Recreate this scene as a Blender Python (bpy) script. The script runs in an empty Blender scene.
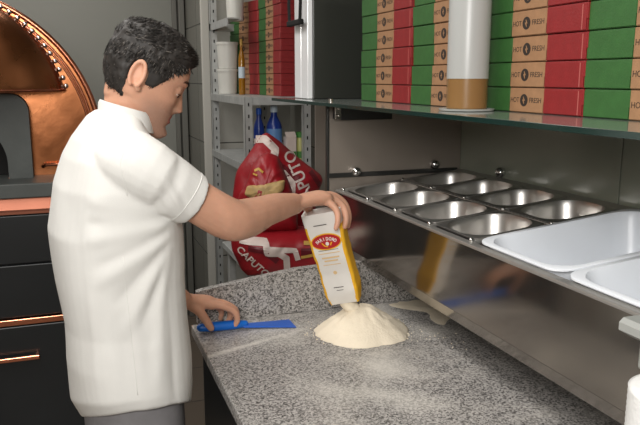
import bpy, bmesh, math, random
from mathutils import Vector, Matrix, noise
from mathutils.bvhtree import BVHTree
random.seed(7)
PI = math.pi
S = bpy.context.scene
COL = S.collection

# ------------------------------------------------------------------ camera
cd = bpy.data.cameras.new('camera'); cam = bpy.data.objects.new('camera', cd); COL.objects.link(cam)
cd.sensor_width = 36; cd.sensor_fit = 'HORIZONTAL'; cd.lens = 700/640*36; cd.clip_start = 0.05
cam.location = (0, 0, 1.55)
cam.rotation_euler = (math.radians(90-10.877), 0, math.radians(-19.871))
S.camera = cam
# ------------------------------------------------------------------ world and lights
w = bpy.data.worlds.new('world'); S.world = w; w.use_nodes = True
w.node_tree.nodes['Background'].inputs[0].default_value = (1, 1, 1, 1)
w.node_tree.nodes['Background'].inputs[1].default_value = 0.15
S.view_settings.view_transform = 'Standard'; S.view_settings.look = 'None'
S.view_settings.gamma = 1; S.view_settings.use_curve_mapping = False
S.view_settings.exposure = -0.42

def area(name, loc, target, size, power, color=(1, 1, 1), sizey=None):
    d = bpy.data.lights.new(name, 'AREA'); o = bpy.data.objects.new(name, d); COL.objects.link(o)
    d.energy = power; d.color = color; d.size = size
    if sizey: d.shape = 'RECTANGLE'; d.size_y = sizey
    o.location = loc
    o.rotation_euler = (Vector(target)-Vector(loc)).to_track_quat('-Z', 'Y').to_euler()
    return o
area('flash', (-0.45, -0.35, 1.95), (0.65, 1.7, 1.08), 0.55, 33, (1, .98, .95))
area('fill_overhead', (-0.3, 1.4, 2.62), (-0.3, 1.4, 0), 0.5, 34, (1, .97, .93), 1.8)  # unseen overhead fill, added for ambient light over the counter
area('fill_overhead_near', (-0.6, -1.2, 2.62), (-0.6, -1.2, 0), 1.4, 45, (1, .97, .93), 1.2)  # unseen fill added behind the camera to lift the room's ambient light
area('fill_overhead_back', (-0.4, 3.3, 2.62), (-0.2, 3.5, 0), 0.5, 26, (1, .97, .93), 1.6)  # unseen fill added to brighten the back wall and tiles

# ------------------------------------------------------------------ materials
def lin(c):
    return tuple(((v/255)/12.92 if v/255 <= .04045 else ((v/255+.055)/1.055)**2.4) for v in c)
MATS = {}
def mat(name, rgb, rough=.5, metal=0, noise_amt=0, nscale=8, bump=0, bscale=60, spec=.5, stretch=None, rvar=0, trans=0, sss=0, coat=0):
    if name in MATS: return MATS[name]
    m = bpy.data.materials.new(name); m.use_nodes = True; MATS[name] = m
    nt = m.node_tree; p = nt.nodes['Principled BSDF']; L = nt.links.new
    c = lin(rgb)
    p.inputs['Base Color'].default_value = (*c, 1); p.inputs['Roughness'].default_value = rough
    p.inputs['Metallic'].default_value = metal; p.inputs['Specular IOR Level'].default_value = spec
    p.inputs['Transmission Weight'].default_value = trans
    p.inputs['Coat Weight'].default_value = coat
    if sss:
        p.inputs['Subsurface Weight'].default_value = sss; p.inputs['Subsurface Scale'].default_value = .01
        p.inputs['Subsurface Radius'].default_value = (1, .35, .2)
    tc = nt.nodes.new('ShaderNodeTexCoord'); mp = nt.nodes.new('ShaderNodeMapping'); L(tc.outputs['Object'], mp.inputs[0])
    if stretch: mp.inputs['Scale'].default_value = stretch
    if noise_amt or rvar:
        n = nt.nodes.new('ShaderNodeTexNoise'); n.inputs['Scale'].default_value = nscale; n.inputs['Detail'].default_value = 6
        L(mp.outputs[0], n.inputs['Vector'])
        if noise_amt:
            r = nt.nodes.new('ShaderNodeValToRGB'); L(n.outputs['Fac'], r.inputs[0])
            r.color_ramp.elements[0].position = .3; r.color_ramp.elements[1].position = .7
            r.color_ramp.elements[0].color = (*[v*(1-noise_amt) for v in c], 1)
            r.color_ramp.elements[1].color = (*[min(1, v*(1+noise_amt)) for v in c], 1)
            L(r.outputs[0], p.inputs['Base Color'])
        if rvar:
            mr = nt.nodes.new('ShaderNodeMapRange'); L(n.outputs['Fac'], mr.inputs[0])
            mr.inputs[3].default_value = max(.02, rough-rvar); mr.inputs[4].default_value = rough+rvar
            mr.inputs[1].default_value = .3; mr.inputs[2].default_value = .7
            L(mr.outputs[0], p.inputs['Roughness'])
    if bump:
        n2 = nt.nodes.new('ShaderNodeTexNoise'); n2.inputs['Scale'].default_value = bscale; n2.inputs['Detail'].default_value = 4
        L(mp.outputs[0], n2.inputs['Vector'])
        b = nt.nodes.new('ShaderNodeBump'); b.inputs['Strength'].default_value = bump; b.inputs['Distance'].default_value = .002
        L(n2.outputs['Fac'], b.inputs['Height']); L(b.outputs[0], p.inputs['Normal'])
    return m

def granite(name, dust=True):
    m = bpy.data.materials.new(name); m.use_nodes = True; nt = m.node_tree; L = nt.links.new
    p = nt.nodes['Principled BSDF']; p.inputs['Roughness'].default_value = .38
    tc = nt.nodes.new('ShaderNodeTexCoord')
    v = nt.nodes.new('ShaderNodeTexVoronoi'); v.inputs['Scale'].default_value = 290; L(tc.outputs['Object'], v.inputs['Vector'])
    n0 = nt.nodes.new('ShaderNodeTexNoise'); n0.inputs['Scale'].default_value = 170; n0.inputs['Detail'].default_value = 5
    L(tc.outputs['Object'], n0.inputs['Vector'])
    sep = nt.nodes.new('ShaderNodeSeparateColor'); L(v.outputs['Color'], sep.inputs[0])
    mixf = nt.nodes.new('ShaderNodeMath'); mixf.operation = 'ADD'; L(sep.outputs[0], mixf.inputs[0])
    mm = nt.nodes.new('ShaderNodeMath'); mm.operation = 'MULTIPLY_ADD'; L(n0.outputs['Fac'], mm.inputs[0]); mm.inputs[1].default_value = 1.6; mm.inputs[2].default_value = -.8
    L(mm.outputs[0], mixf.inputs[1])
    r = nt.nodes.new('ShaderNodeValToRGB'); L(mixf.outputs[0], r.inputs[0])
    el = r.color_ramp.elements; el[0].position = .0; el[0].color = (.068, .064, .060, 1); el[1].position = .85; el[1].color = (.50, .478, .455, 1)
    e = el.new(.22); e.color = (.19, .181, .171, 1); e = el.new(.5); e.color = (.31, .296, .282, 1)
    out = r.outputs[0]
    if dust:
        n = nt.nodes.new('ShaderNodeTexNoise'); n.inputs['Scale'].default_value = 5; n.inputs['Detail'].default_value = 7; n.inputs['Roughness'].default_value = .62
        mp = nt.nodes.new('ShaderNodeMapping'); mp.inputs['Scale'].default_value = (1, 1.5, 1); L(tc.outputs['Object'], mp.inputs[0]); L(mp.outputs[0], n.inputs['Vector'])
        r2 = nt.nodes.new('ShaderNodeValToRGB'); L(n.outputs['Fac'], r2.inputs[0])
        r2.color_ramp.elements[0].position = .5; r2.color_ramp.elements[0].color = (0, 0, 0, 1)
        r2.color_ramp.elements[1].position = .78; r2.color_ramp.elements[1].color = (.6, .6, .6, 1)
        mx = nt.nodes.new('ShaderNodeMix'); mx.data_type = 'RGBA'; L(r2.outputs[0], mx.inputs[0]); L(out, mx.inputs[6]); mx.inputs[7].default_value = (.72, .68, .62, 1)
        out = mx.outputs[2]
    if dust:
        nd = nt.nodes.new('ShaderNodeTexNoise'); nd.inputs['Scale'].default_value = 9; nd.inputs['Detail'].default_value = 8; nd.inputs['Roughness'].default_value = .7; L(tc.outputs['Object'], nd.inputs['Vector'])
        for (x, y, sx, sy, rot, amt) in ((.655, 1.36, 1, 1.6, .5, .75), (.60, 1.22, .8, 2.2, .9, .5), (.375, 1.60, 3.2, .55, .35, .8), (.50, 1.62, 1.2, 1.2, 0, .45), (.86, 1.53, 1, 1, 0, .5), (.80, 1.72, .8, 1.3, 0, .7), (.47, 1.30, 1, 2, .3, .35)):
            mp2 = nt.nodes.new('ShaderNodeMapping'); mp2.vector_type = 'TEXTURE'; L(tc.outputs['Object'], mp2.inputs[0])
            mp2.inputs['Location'].default_value = (x, y, .9); mp2.inputs['Rotation'].default_value = (0, 0, rot); mp2.inputs['Scale'].default_value = (.08/ (2.2/ (sy+.4)) if 0 else .075*sx if sx > 1 else .075*sx, .075*sy if sy >= 1 else .014, 1)
            ln = nt.nodes.new('ShaderNodeVectorMath'); ln.operation = 'LENGTH'; L(mp2.outputs[0], ln.inputs[0])
            ad = nt.nodes.new('ShaderNodeMath'); ad.operation = 'MULTIPLY_ADD'; L(nd.outputs['Fac'], ad.inputs[0]); ad.inputs[1].default_value = 1.9; L(ln.outputs['Value'], ad.inputs[2])
            mr = nt.nodes.new('ShaderNodeMapRange'); L(ad.outputs[0], mr.inputs[0]); mr.inputs[1].default_value = 2.0; mr.inputs[2].default_value = 1.0; mr.inputs[3].default_value = 0; mr.inputs[4].default_value = amt
            mx = nt.nodes.new('ShaderNodeMix'); mx.data_type = 'RGBA'; L(mr.outputs[0], mx.inputs[0]); L(out, mx.inputs[6]); mx.inputs[7].default_value = (.72, .69, .63, 1); out = mx.outputs[2]
    L(out, p.inputs['Base Color'])
    return m

def tiles(name, rgb, grout, sx, sy, ox=0, oy=0, axis='XZ', rough=.25, mortar=.004):
    m = bpy.data.materials.new(name); m.use_nodes = True; nt = m.node_tree; L = nt.links.new
    p = nt.nodes['Principled BSDF']; p.inputs['Roughness'].default_value = rough
    tc = nt.nodes.new('ShaderNodeTexCoord'); s = nt.nodes.new('ShaderNodeSeparateXYZ'); c = nt.nodes.new('ShaderNodeCombineXYZ')
    L(tc.outputs['Object'], s.inputs[0])
    a, b = [{'X': 0, 'Y': 1, 'Z': 2}[q] for q in axis]
    L(s.outputs[a], c.inputs[0]); L(s.outputs[b], c.inputs[1])
    mp = nt.nodes.new('ShaderNodeMapping'); L(c.outputs[0], mp.inputs[0]); mp.inputs['Location'].default_value = (ox, oy, 0)
    br = nt.nodes.new('ShaderNodeTexBrick'); L(mp.outputs[0], br.inputs[0])
    br.offset = 0; br.inputs['Scale'].default_value = 1; br.inputs['Brick Width'].default_value = sx; br.inputs['Row Height'].default_value = sy
    br.inputs['Mortar Size'].default_value = mortar; br.inputs['Mortar Smooth'].default_value = .3
    c1 = lin(rgb); br.inputs['Color1'].default_value = (*c1, 1); br.inputs['Color2'].default_value = (*[v*.94 for v in c1], 1)
    br.inputs['Mortar'].default_value = (*lin(grout), 1)
    L(br.outputs['Color'], p.inputs['Base Color'])
    bp = nt.nodes.new('ShaderNodeBump'); bp.inputs['Strength'].default_value = .5; bp.inputs['Distance'].default_value = .002; bp.invert = True
    L(br.outputs['Fac'], bp.inputs['Height']); L(bp.outputs[0], p.inputs['Normal'])
    return m

def seethrough(name, rgb, amount, rough=.3):
    m = bpy.data.materials.new(name); m.use_nodes = True; nt = m.node_tree; L = nt.links.new
    p = nt.nodes['Principled BSDF']; p.inputs['Base Color'].default_value = (*lin(rgb), 1); p.inputs['Roughness'].default_value = rough
    t = nt.nodes.new('ShaderNodeBsdfTransparent'); mx = nt.nodes.new('ShaderNodeMixShader'); mx.inputs[0].default_value = 1-amount
    L(t.outputs[0], mx.inputs[1]); L(p.outputs[0], mx.inputs[2]); L(mx.outputs[0], nt.nodes['Material Output'].inputs[0])
    return m

M_steel = mat('brushed_steel', (150, 146, 141), .17, 1, .06, 5, 0, rvar=.05, stretch=(1, 1, 30))
M_face = mat('polished_steel_front', (152, 146, 139), .12, .95, .06, 4, rvar=.06)
M_steel_d = mat('steel_frame', (178, 175, 170), .38, .7, .06, 12)
M_pan = mat('pan_steel', (200, 197, 193), .34, .95)
M_chrome = mat('chrome', (220, 220, 220), .06, 1)
M_alu = mat('galvanised_steel', (182, 184, 182), .45, .35, .12, 25)
M_white = mat('white_plastic', (240, 244, 250), .3, 0, .02, 5)
M_x = None
M_tub = mat('tub_plastic', (205, 205, 198), .4)
M_granite = granite('granite_dusted'); M_granite2 = granite('granite_upstand', False)
M_black = mat('black_laminate', (30, 33, 35), .35, 0, .08, 6)
M_dark = mat('dark_panel', (42, 42, 40), .35)
M_void = mat('flat_black', (10, 9, 9), .8)  # plain near-black for the oven chamber, cabinet handle and post slots
M_copper = mat('hammered_copper', (184, 118, 78), .25, 1, .18, 5, .25, 25, rvar=.08)
M_copper_d = mat('aged_copper', (152, 98, 64), .26, 1, .3, 4, .2, 20, rvar=.1)
M_copper_l = mat('copper_trim', (206, 134, 104), .22, 1, .05, 9)
M_slate = mat('dark_stone', (78, 82, 80), .55, 0, .12, 9, .3, 60)
M_green = mat('box_green', (52, 98, 46), .55, 0, .08, 40, .2, 250)
M_kraft = mat('box_kraft', (160, 120, 86), .7, 0, .1, 50, .2, 250)
M_red = mat('box_red', (138, 34, 36), .5, 0, .08, 40, .2, 250)
M_ink = mat('box_ink', (48, 38, 32), .7)
M_sackred = mat('sack_red', (146, 22, 32), .45, 0, .14, 14, .9, 45)
M_sackdark = mat('sack_dark_red', (96, 18, 28), .45, 0, .12, 14)
M_sackwhite = mat('sack_white', (205, 190, 182), .5, 0, .06, 30)
M_tan = mat('sack_tan', (178, 148, 96), .6, 0, .25, 35, .4, 60)
M_gold = mat('sack_gold', (190, 150, 70), .5)
M_flour = mat('flour', (238, 226, 204), .95, 0, .03, 30, .8, 180, spec=.1)
M_bagw = mat('packet_white', (226, 222, 216), .45, 0, .03, 20, .3, 50)
M_bagy = mat('packet_yellow', (236, 178, 36), .42, 0, .05, 20)
M_bagr = mat('packet_red', (178, 28, 36), .4)
M_bagt = mat('packet_pale_print', (222, 190, 140), .5)
M_blue = mat('blue_plastic', (18, 104, 200), .3, 0, .05, 10)
M_blued = mat('dark_blue_plastic', (20, 50, 130), .3)
M_skin = mat('skin', (206, 156, 130), .48, 0, .10, 16, .25, 220, spec=.35, sss=.12)
M_cloth = mat('white_cotton', (226, 225, 221), .85, 0, .012, 30, .25, 700, spec=.15)
M_trous = mat('grey_cotton', (122, 120, 122), .9, 0, .05, 60, .3, 600)
M_shoe = mat('black_leather', (25, 24, 24), .4)
M_hair = mat('dark_hair', (40, 36, 33), .6, 0, .35, 120)
M_hairg = mat('grey_hair', (112, 106, 100), .5, 0, .2, 120)
M_eye = mat('eye_white', (215, 208, 200), .2); M_iris = mat('iris', (50, 32, 22), .2)
M_greyp = mat('grey_plastic', (158, 160, 156), .4)
M_paper = mat('paper_white', (232, 232, 230), .9, 0, .02, 60, .5, 150)
M_wall = mat('painted_grey_wall', (132, 133, 126), .6, 0, .03, 2)
M_wall2 = mat('pale_kitchen_wall', (196, 190, 180), .6, 0, .03, 2)
M_ceil = mat('ceiling_paint', (205, 205, 200), .8)
M_splash = mat('grey_glass_splashback', (140, 144, 130), .16, 0, .06, 3, spec=.6, rvar=.05)
M_splash2 = mat('steel_splashback', (158, 148, 138), .38, .45, .04, 4)
M_trim = mat('pale_trim', (198, 196, 188), .4, 0)
M_tile = tiles('pale_wall_tiles', (182, 180, 172), (96, 95, 90), .45, .3265, .12, .115, 'XZ')
M_tile2 = tiles('grey_pier_tiles', (128, 127, 119), (74, 73, 68), .6, .3265, .1, .115, 'YZ')
M_floor = tiles('floor_tiles', (112, 100, 88), (70, 64, 58), .4, .4, 0, 0, 'XY', .45, .005)
M_label = mat('label_print', (190, 205, 215), .4)
M_leaf = mat('leaf_print', (60, 120, 50), .5)
M_amber = mat('amber_oil', (150, 100, 20), .15)
M_screw = mat('screw_steel', (210, 208, 204), .2, 1)
M_frost = seethrough('frosted_plastic', (186, 188, 186), .14, .3)
M_wet = seethrough('wetted_plastic', (170, 145, 105), .72, .2)
M_oil = mat('cooking_oil', (140, 92, 36), .3, sss=.0)
M_glassedge = mat('glass_edge', (26, 48, 44), .12)
M_glass = mat('shelf_glass', (142, 150, 145), .10, 0, spec=.8, trans=.25)

# ------------------------------------------------------------------ helpers
def link(name, me, mats=None, parent=None, smooth=False):
    if mats:
        for m in (mats if isinstance(mats, (list, tuple)) else [mats]): me.materials.append(m)
    if smooth:
        for p in me.polygons: p.use_smooth = True
    o = bpy.data.objects.new(name, me); COL.objects.link(o)
    if parent:
        o.parent = parent
        o.matrix_parent_inverse = (Matrix.LocRotScale(parent.location, parent.rotation_euler, None)).inverted() if not parent.parent else root_matrix(parent).inverted()
    return o
def root_matrix(o):
    m = Matrix.LocRotScale(o.location, o.rotation_euler, None)
    if o.parent: return root_matrix(o.parent) @ o.matrix_parent_inverse @ m
    return m
def pymesh(name, v, f, mi=None):
    me = bpy.data.meshes.new(name); me.from_pydata([tuple(a) for a in v], [], f); me.validate()
    if mi is not None and len(mi) == len(me.polygons):
        for p, i in zip(me.polygons, mi): p.material_index = i
    me.update(); return me
def tag(o, label=None, cat=None, group=None, kind=None):
    if label: o['label'] = label
    if cat: o['category'] = cat
    if group: o['group'] = group
    if kind: o['kind'] = kind
    return o
def thing(name, label, cat, loc=(0, 0, 0), group=None, rotz=0):
    o = bpy.data.objects.new(name, None); COL.objects.link(o); o.empty_display_size = .05
    o.location = loc; o.rotation_euler = (0, 0, rotz); return tag(o, label, cat, group)
def dup(root, loc, rot=None, label=None):
    r = root.copy(); COL.objects.link(r); r.location = loc
    if rot is not None: r.rotation_euler = rot
    if label: r['label'] = label
    for ch in list(root.children):
        c = ch.copy(); COL.objects.link(c); c.parent = r
        for g in list(ch.children):
            d = g.copy(); COL.objects.link(d); d.parent = c
    return r

class MB:
    def __init__(s): s.v = []; s.f = []; s.m = []
    def add(s, v, f, mi=0):
        o = len(s.v); s.v += [tuple(a) for a in v]; s.f += [tuple(i+o for i in q) for q in f]
        s.m += (mi if isinstance(mi, list) else [mi]*len(f))
    def box(s, x0, x1, y0, y1, z0, z1, bev=0, mi=0, mtx=None):
        bm = bmesh.new(); bmesh.ops.create_cube(bm, size=1)
        for v in bm.verts: v.co = Vector(((x0+x1)/2+v.co.x*(x1-x0), (y0+y1)/2+v.co.y*(y1-y0), (z0+z1)/2+v.co.z*(z1-z0)))
        if bev: bmesh.ops.bevel(bm, geom=list(bm.edges), offset=bev, segments=2, affect='EDGES', profile=.5)
        if mtx: bmesh.ops.transform(bm, matrix=mtx, verts=bm.verts)
        bm.verts.index_update()
        s.add([v.co.copy() for v in bm.verts], [[v.index for v in f.verts] for f in bm.faces], mi); bm.free()
    def loft(s, rings, closed=True, mi=0, caps=True):
        n = len(rings[0]); v = [p for r in rings for p in r]; f = []
        for i in range(len(rings)-1):
            for j in range(n if closed else n-1):
                k = (j+1) % n; f.append((i*n+j, i*n+k, (i+1)*n+k, (i+1)*n+j))
        if caps: f.append(tuple(reversed(range(n)))); f.append(tuple((len(rings)-1)*n+j for j in range(n)))
        s.add(v, f, mi)
    def tube(s, pts, rad, n=12, mi=0, caps=True, flat=1, up=None):
        pts = [Vector(p) for p in pts]
        if not isinstance(rad, (list, tuple)): rad = [rad]*len(pts)
        rings = []; prev = None
        for i, p in enumerate(pts):
            t = (pts[min(i+1, len(pts)-1)]-pts[max(i-1, 0)]).normalized()
            if prev is None:
                a = Vector(up) if up else (Vector((0, 0, 1)) if abs(t.z) < .9 else Vector((1, 0, 0)))
            else: a = prev
            b = t.cross(a).normalized(); a = b.cross(t).normalized(); prev = a
            rings.append([p + (a*math.cos(2*PI*k/n)*flat + b*math.sin(2*PI*k/n))*rad[i] for k in range(n)])
        s.loft(rings, True, mi, caps)
    def limb(s, pts, rad, n=16, mi=0, flat=1, up=None, sub=5):
        """smooth tapered limb with round ends"""
        P = [Vector(p) for p in pts]; Q = []; R = []
        for i in range(len(P)-1):
            p0 = P[max(i-1, 0)]; p1 = P[i]; p2 = P[i+1]; p3 = P[min(i+2, len(P)-1)]
            for k in range(sub):
                t = k/sub
                Q.append(.5*((2*p1)+(p2-p0)*t+(2*p0-5*p1+4*p2-p3)*t*t+(3*p1-p0-3*p2+p3)*t**3))
                tt = t*t*(3-2*t); R.append(rad[i]*(1-tt)+rad[i+1]*tt)
        Q.append(P[-1]); R.append(rad[-1])
        d0 = (Q[0]-Q[1]).normalized(); d1 = (Q[-1]-Q[-2]).normalized()
        pre = []; post = []
        for a in (80, 55, 28):
            a = math.radians(a); pre.append((Q[0]+d0*R[0]*math.sin(a), R[0]*math.cos(a)))
        for a in (28, 55, 80):
            a = math.radians(a); post.append((Q[-1]+d1*R[-1]*math.sin(a), R[-1]*math.cos(a)))
        s.tube([q for q, _ in pre]+Q+[q for q, _ in post], [r for _, r in pre]+R+[r for _, r in post], n, mi, True, flat, up)
    def lathe(s, prof, c=(0, 0, 0), n=32, mi=0, axis='Z', caps=True):
        rings = []
        for r, h in prof:
            ring = []
            for k in range(n):
                a = 2*PI*k/n; x, y = r*math.cos(a), r*math.sin(a)
                q = {'Z': (x, y, h), 'X': (h, x, y), 'Y': (y, h, x)}[axis]
                ring.append(Vector(q)+Vector(c))
            rings.append(ring)
        s.loft(rings, True, mi, caps)
    def ball(s, c, r, mi=0, n=16, sc=(1, 1, 1), mtx=None):
        bm = bmesh.new(); bmesh.ops.create_uvsphere(bm, u_segments=n, v_segments=max(6, n//2), radius=r)
        for v in bm.verts:
            co = Vector((v.co.x*sc[0], v.co.y*sc[1], v.co.z*sc[2]))
            if mtx: co = mtx @ co
            v.co = co + Vector(c)
        bm.verts.index_update(); s.add([v.co.copy() for v in bm.verts], [[v.index for v in f.verts] for f in bm.faces], mi); bm.free()
    def prism(s, outline, d, mi=0):
        """outline: 3D points of a flat polygon, extruded by vector d"""
        n = len(outline); v = [Vector(p) for p in outline]; v += [p+Vector(d) for p in v]
        f = [tuple(range(n)), tuple(reversed(range(n, 2*n)))]+[(i, i+n, (i+1) % n+n, (i+1) % n) for i in range(n)]
        s.add(v, f, mi)
    def build(s, name, mats, parent=None, smooth=False, fix=True):
        me = pymesh(name, s.v, s.f, s.m)
        if fix:
            bm = bmesh.new(); bm.from_mesh(me); bmesh.ops.recalc_face_normals(bm, faces=bm.faces); bm.to_mesh(me); bm.free()
        o = link(name, me, mats, parent, smooth)
        if smooth == 'auto':
            try: me.set_sharp_from_angle(angle=math.radians(38))
            except Exception: pass
        return o

def rrect(cx, cy, z, hx, hy, r, n=5, mtx=None):
    out = []
    for sx, sy, a0 in ((1, 1, 0), (-1, 1, 90), (-1, -1, 180), (1, -1, 270)):
        for k in range(n+1):
            a = math.radians(a0+90*k/n)
            p = Vector((cx+sx*(hx-r)+r*math.cos(a), cy+sy*(hy-r)+r*math.sin(a), z))
            out.append(mtx @ p if mtx else p)
    return out

def text_mesh(txt, size, extrude=.0003, squash=1.0, bold=0):
    cu = bpy.data.curves.new('txt', 'FONT'); cu.body = txt; cu.size = size; cu.extrude = extrude; cu.offset = bold
    cu.align_x = 'CENTER'; cu.align_y = 'CENTER'; cu.resolution_u = 4
    o = bpy.data.objects.new('txt', cu); COL.objects.link(o)
    dg = bpy.context.evaluated_depsgraph_get(); me = bpy.data.meshes.new_from_object(o.evaluated_get(dg))
    COL.objects.unlink(o); bpy.data.objects.remove(o)
    for v in me.vertices: v.co.x *= squash
    return me
def add_mesh(mb, me, mtx, mi=0):
    mb.add([mtx @ v.co for v in me.vertices], [tuple(p.vertices) for p in me.polygons], mi)
def frame(o, xa, ya):
    xa = Vector(xa).normalized(); ya = Vector(ya); za = xa.cross(ya).normalized(); ya = za.cross(xa)
    return Matrix(((xa.x, ya.x, za.x, o[0]), (xa.y, ya.y, za.y, o[1]), (xa.z, ya.z, za.z, o[2]), (0, 0, 0, 1)))
def bvh_of(o):
    m = root_matrix(o); me = o.data
    return BVHTree.FromPolygons([m @ v.co for v in me.vertices], [tuple(p.vertices) for p in me.polygons])
def conform(mb, bvh, direction, eps=.0015, reach=.4):
    d = Vector(direction).normalized(); out = []
    for v in mb.v:
        v = Vector(v); h = bvh.ray_cast(v-d*reach, d, 2*reach)
        out.append(h[0]-d*eps if h[0] else v)
    mb.v = out; return mb
def ribbon(pts, w, n=10):
    """flat 2D ribbon grid (u,v) polyline -> quads"""
    V = []; F = []
    P = [Vector((p[0], p[1])) for p in pts]; Q = []
    for i in range(len(P)-1):
        for k in range(n): Q.append(P[i].lerp(P[i+1], k/n))
    Q.append(P[-1])
    for i, q in enumerate(Q):
        t = (Q[min(i+1, len(Q)-1)]-Q[max(i-1, 0)]).normalized(); nn = Vector((-t.y, t.x))
        for k in range(4): V.append((q+nn*w*(k/3-.5)))
    for i in range(len(Q)-1):
        for k in range(3): F.append((i*4+k, i*4+k+1, (i+1)*4+k+1, (i+1)*4+k))
    return V, F
def puff(outline, origin, xa, ya, thick, flatp=2.6, rings=14, n=96, nz=.01, nsc=6, seed=0, back=.5):
    """pillow solid from a star-shaped outline; front faces za"""
    P = [Vector((a, b)) for a, b in outline]; m = len(P); D = []
    for i in range(m):
        p0, p1, p2, p3 = P[i-1], P[i], P[(i+1) % m], P[(i+2) % m]
        for k in range(max(2, n//m)):
            t = k/max(2, n//m)
            D.append(.5*((2*p1)+(p2-p0)*t*.8+(-.8*p2+.8*p0)*0*t + (2*p0*.4+p1*-2.6*1+p2*2.2*1-p3*0)*0 + (p2-p1-(p2-p0)*.4)*2*t) if False else p1.lerp(p2, t))
    # soften corners
    for _ in range(2): D = [(D[i-1]+D[i]*2+D[(i+1) % len(D)])/4 for i in range(len(D))]
    c = sum(D, Vector((0, 0)))/len(D); N = len(D); F = frame(origin, xa, ya); V = []; f = []
    for side in (1, -1):
        for r in range(rings+1):
            q = math.sin(PI/2*r/rings)
            h = thick*(max(0, 1-q**flatp))**(1/2.0)*(1-back if side > 0 else back)
            for d in D:
                p = c+(d-c)*q
                z = side*h
                w = noise.noise(Vector((p.x*nsc+seed, p.y*nsc, side*3+seed)))*nz + abs(noise.noise(Vector((p.x*nsc*2.5+seed, p.y*nsc*2.5, seed+9))))*nz*.8
                V.append(F @ Vector((p.x, p.y, z+w*(1-q**6))))
    for s_ in range(2):
        o = s_*(rings+1)*N
        for r in range(rings):
            for j in range(N):
                k = (j+1) % N; q = (o+r*N+j, o+r*N+k, o+(r+1)*N+k, o+(r+1)*N+j)
                f.append(q if s_ == 0 else q[::-1])
    return V, f

def remesh(mb, name, voxel, smooth_it=4, factor=.5):
    me = pymesh('tmp', mb.v, mb.f)
    bm = bmesh.new(); bm.from_mesh(me); bmesh.ops.recalc_face_normals(bm, faces=bm.faces); bm.to_mesh(me); bm.free()
    o = bpy.data.objects.new('tmp', me); COL.objects.link(o)
    md = o.modifiers.new('r', 'REMESH'); md.mode = 'VOXEL'; md.voxel_size = voxel
    sm = o.modifiers.new('s', 'SMOOTH'); sm.iterations = smooth_it; sm.factor = factor
    dg = bpy.context.evaluated_depsgraph_get(); dg.update(); r = bpy.data.meshes.new_from_object(o.evaluated_get(dg)); r.name = name
    COL.objects.unlink(o); bpy.data.objects.remove(o)
    return r

# ================================================================== THE ROOM
def struct(name, mb, mats, **k):
    o = mb.build(name, mats, None, **k); o['kind'] = 'structure'; return o
b = MB(); b.box(-2.6, 1.35, -2.2, 4.75, -.1, 0); struct('floor', b, M_floor)
b = MB(); b.box(-2.6, 1.35, -2.2, 4.75, 2.7, 2.8); struct('ceiling', b, M_ceil)
b = MB(); b.box(-2.7, -2.6, -2.2, 4.75, 0, 2.7); struct('wall_left', b, M_wall2)
b = MB(); b.box(-2.6, 1.35, -2.3, -2.2, 0, 2.7); struct('wall_rear', b, M_wall2)
b = MB(); b.box(-2.6, .74, 4.5, 4.6, 0, 2.7); struct('wall_back', b, M_wall)
b = MB(); b.box(1.225, 1.35, -2.2, 3.9, 0, 2.7); struct('wall_right', b, tiles('right_wall_tiles', (150, 150, 142), (96, 95, 90), .45, .3265, 0, .115, 'YZ'))
b = MB(); b.box(.735, 1.35, 3.9, 3.98, 0, 2.7); struct('wall_pantry', b, M_tile)
b = MB(); b.box(.733, .80, 3.98, 4.6, 0, 2.7); struct('wall_pier', b, M_tile2)
b = MB(); b.box(.722, .765, 3.885, 3.905, 0, 2.7, .003); struct('trim_1', b, M_trim)
b = MB(); b.box(.69, .725, 4.44, 4.5, 0, 2.7, .004); b.box(.655, .683, 4.47, 4.5, 0, 2.7, .004); struct('trim_2', b, mat('door_jamb_paint', (104, 103, 97), .5))

# ================================================================== COUNTER
ct = thing('work_counter', 'speckled grey granite worktop on a black cabinet with flour spilled on it', 'counter', (.75, 1.05, 0))
b = MB(); b.box(.282, 1.222, .30, 1.797, .872, .90, .003); b.build('worktop', M_granite, ct)
b = MB(); b.box(.32, 1.222, .32, 1.78, .1, .872, .002); b.build('cabinet', M_black, ct)
b = MB(); b.box(.36, 1.2, .34, 1.76, 0, .1); b.build('plinth', M_dark, ct)
for y0, y1 in ((.34, .8), (.81, 1.28), (1.29, 1.76)):
    b = MB(); b.box(.304, .32, y0, y1, .13, .855, .003); b.build('door', M_black, ct)
b = MB()
prof = [(.300, .9), (.300, .988), (.315, .992), (.45, 1.010), (.58, 1.026), (.64, 1.028), (1.222, 1.028), (1.222, .9)]
b.prism([(x, 1.797, z) for x, z in prof], (0, .024, 0)); b.build('upstand', M_granite2, ct)

# ================================================================== PREP RAIL
SL = .105; ANG = math.atan(SL)
def zt(x): return 1.2125+(x-.77)*SL
rail = thing('refrigerated_topping_rail', 'long polished stainless steel topping rail holding steel pans and white tubs above the counter', 'food rail', (.98, 1.2, .9))
b = MB()
Y0, Y1 = .42, 1.985
b.prism([(.77, Y0, 1.052), (.77, Y0, 1.207), (.775, Y0, 1.207), (.775, Y0, 1.054)], (0, Y1-Y0, 0))
b.prism([(.77, Y0, 1.0515), (.775, Y0, 1.0535), (.785, Y0, 1.026), (.781, Y0, 1.023)], (0, Y1-Y0, 0))
b.build('front_panel', M_face, rail)
b = MB()
b.box(.79, 1.21, Y0, Y1, 1.031, 1.036)
b.box(1.20, 1.212, Y0, Y1, 1.036, 1.245); b.box(.776, 1.2, Y0, Y0+.008, 1.036, 1.2); b.box(.776, 1.2, Y1-.008, Y1, 1.036, 1.2)
b.build('body_shell', M_steel, rail)
rows = [1.958, 1.775, 1.595, 1.415, 1.235]
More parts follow.
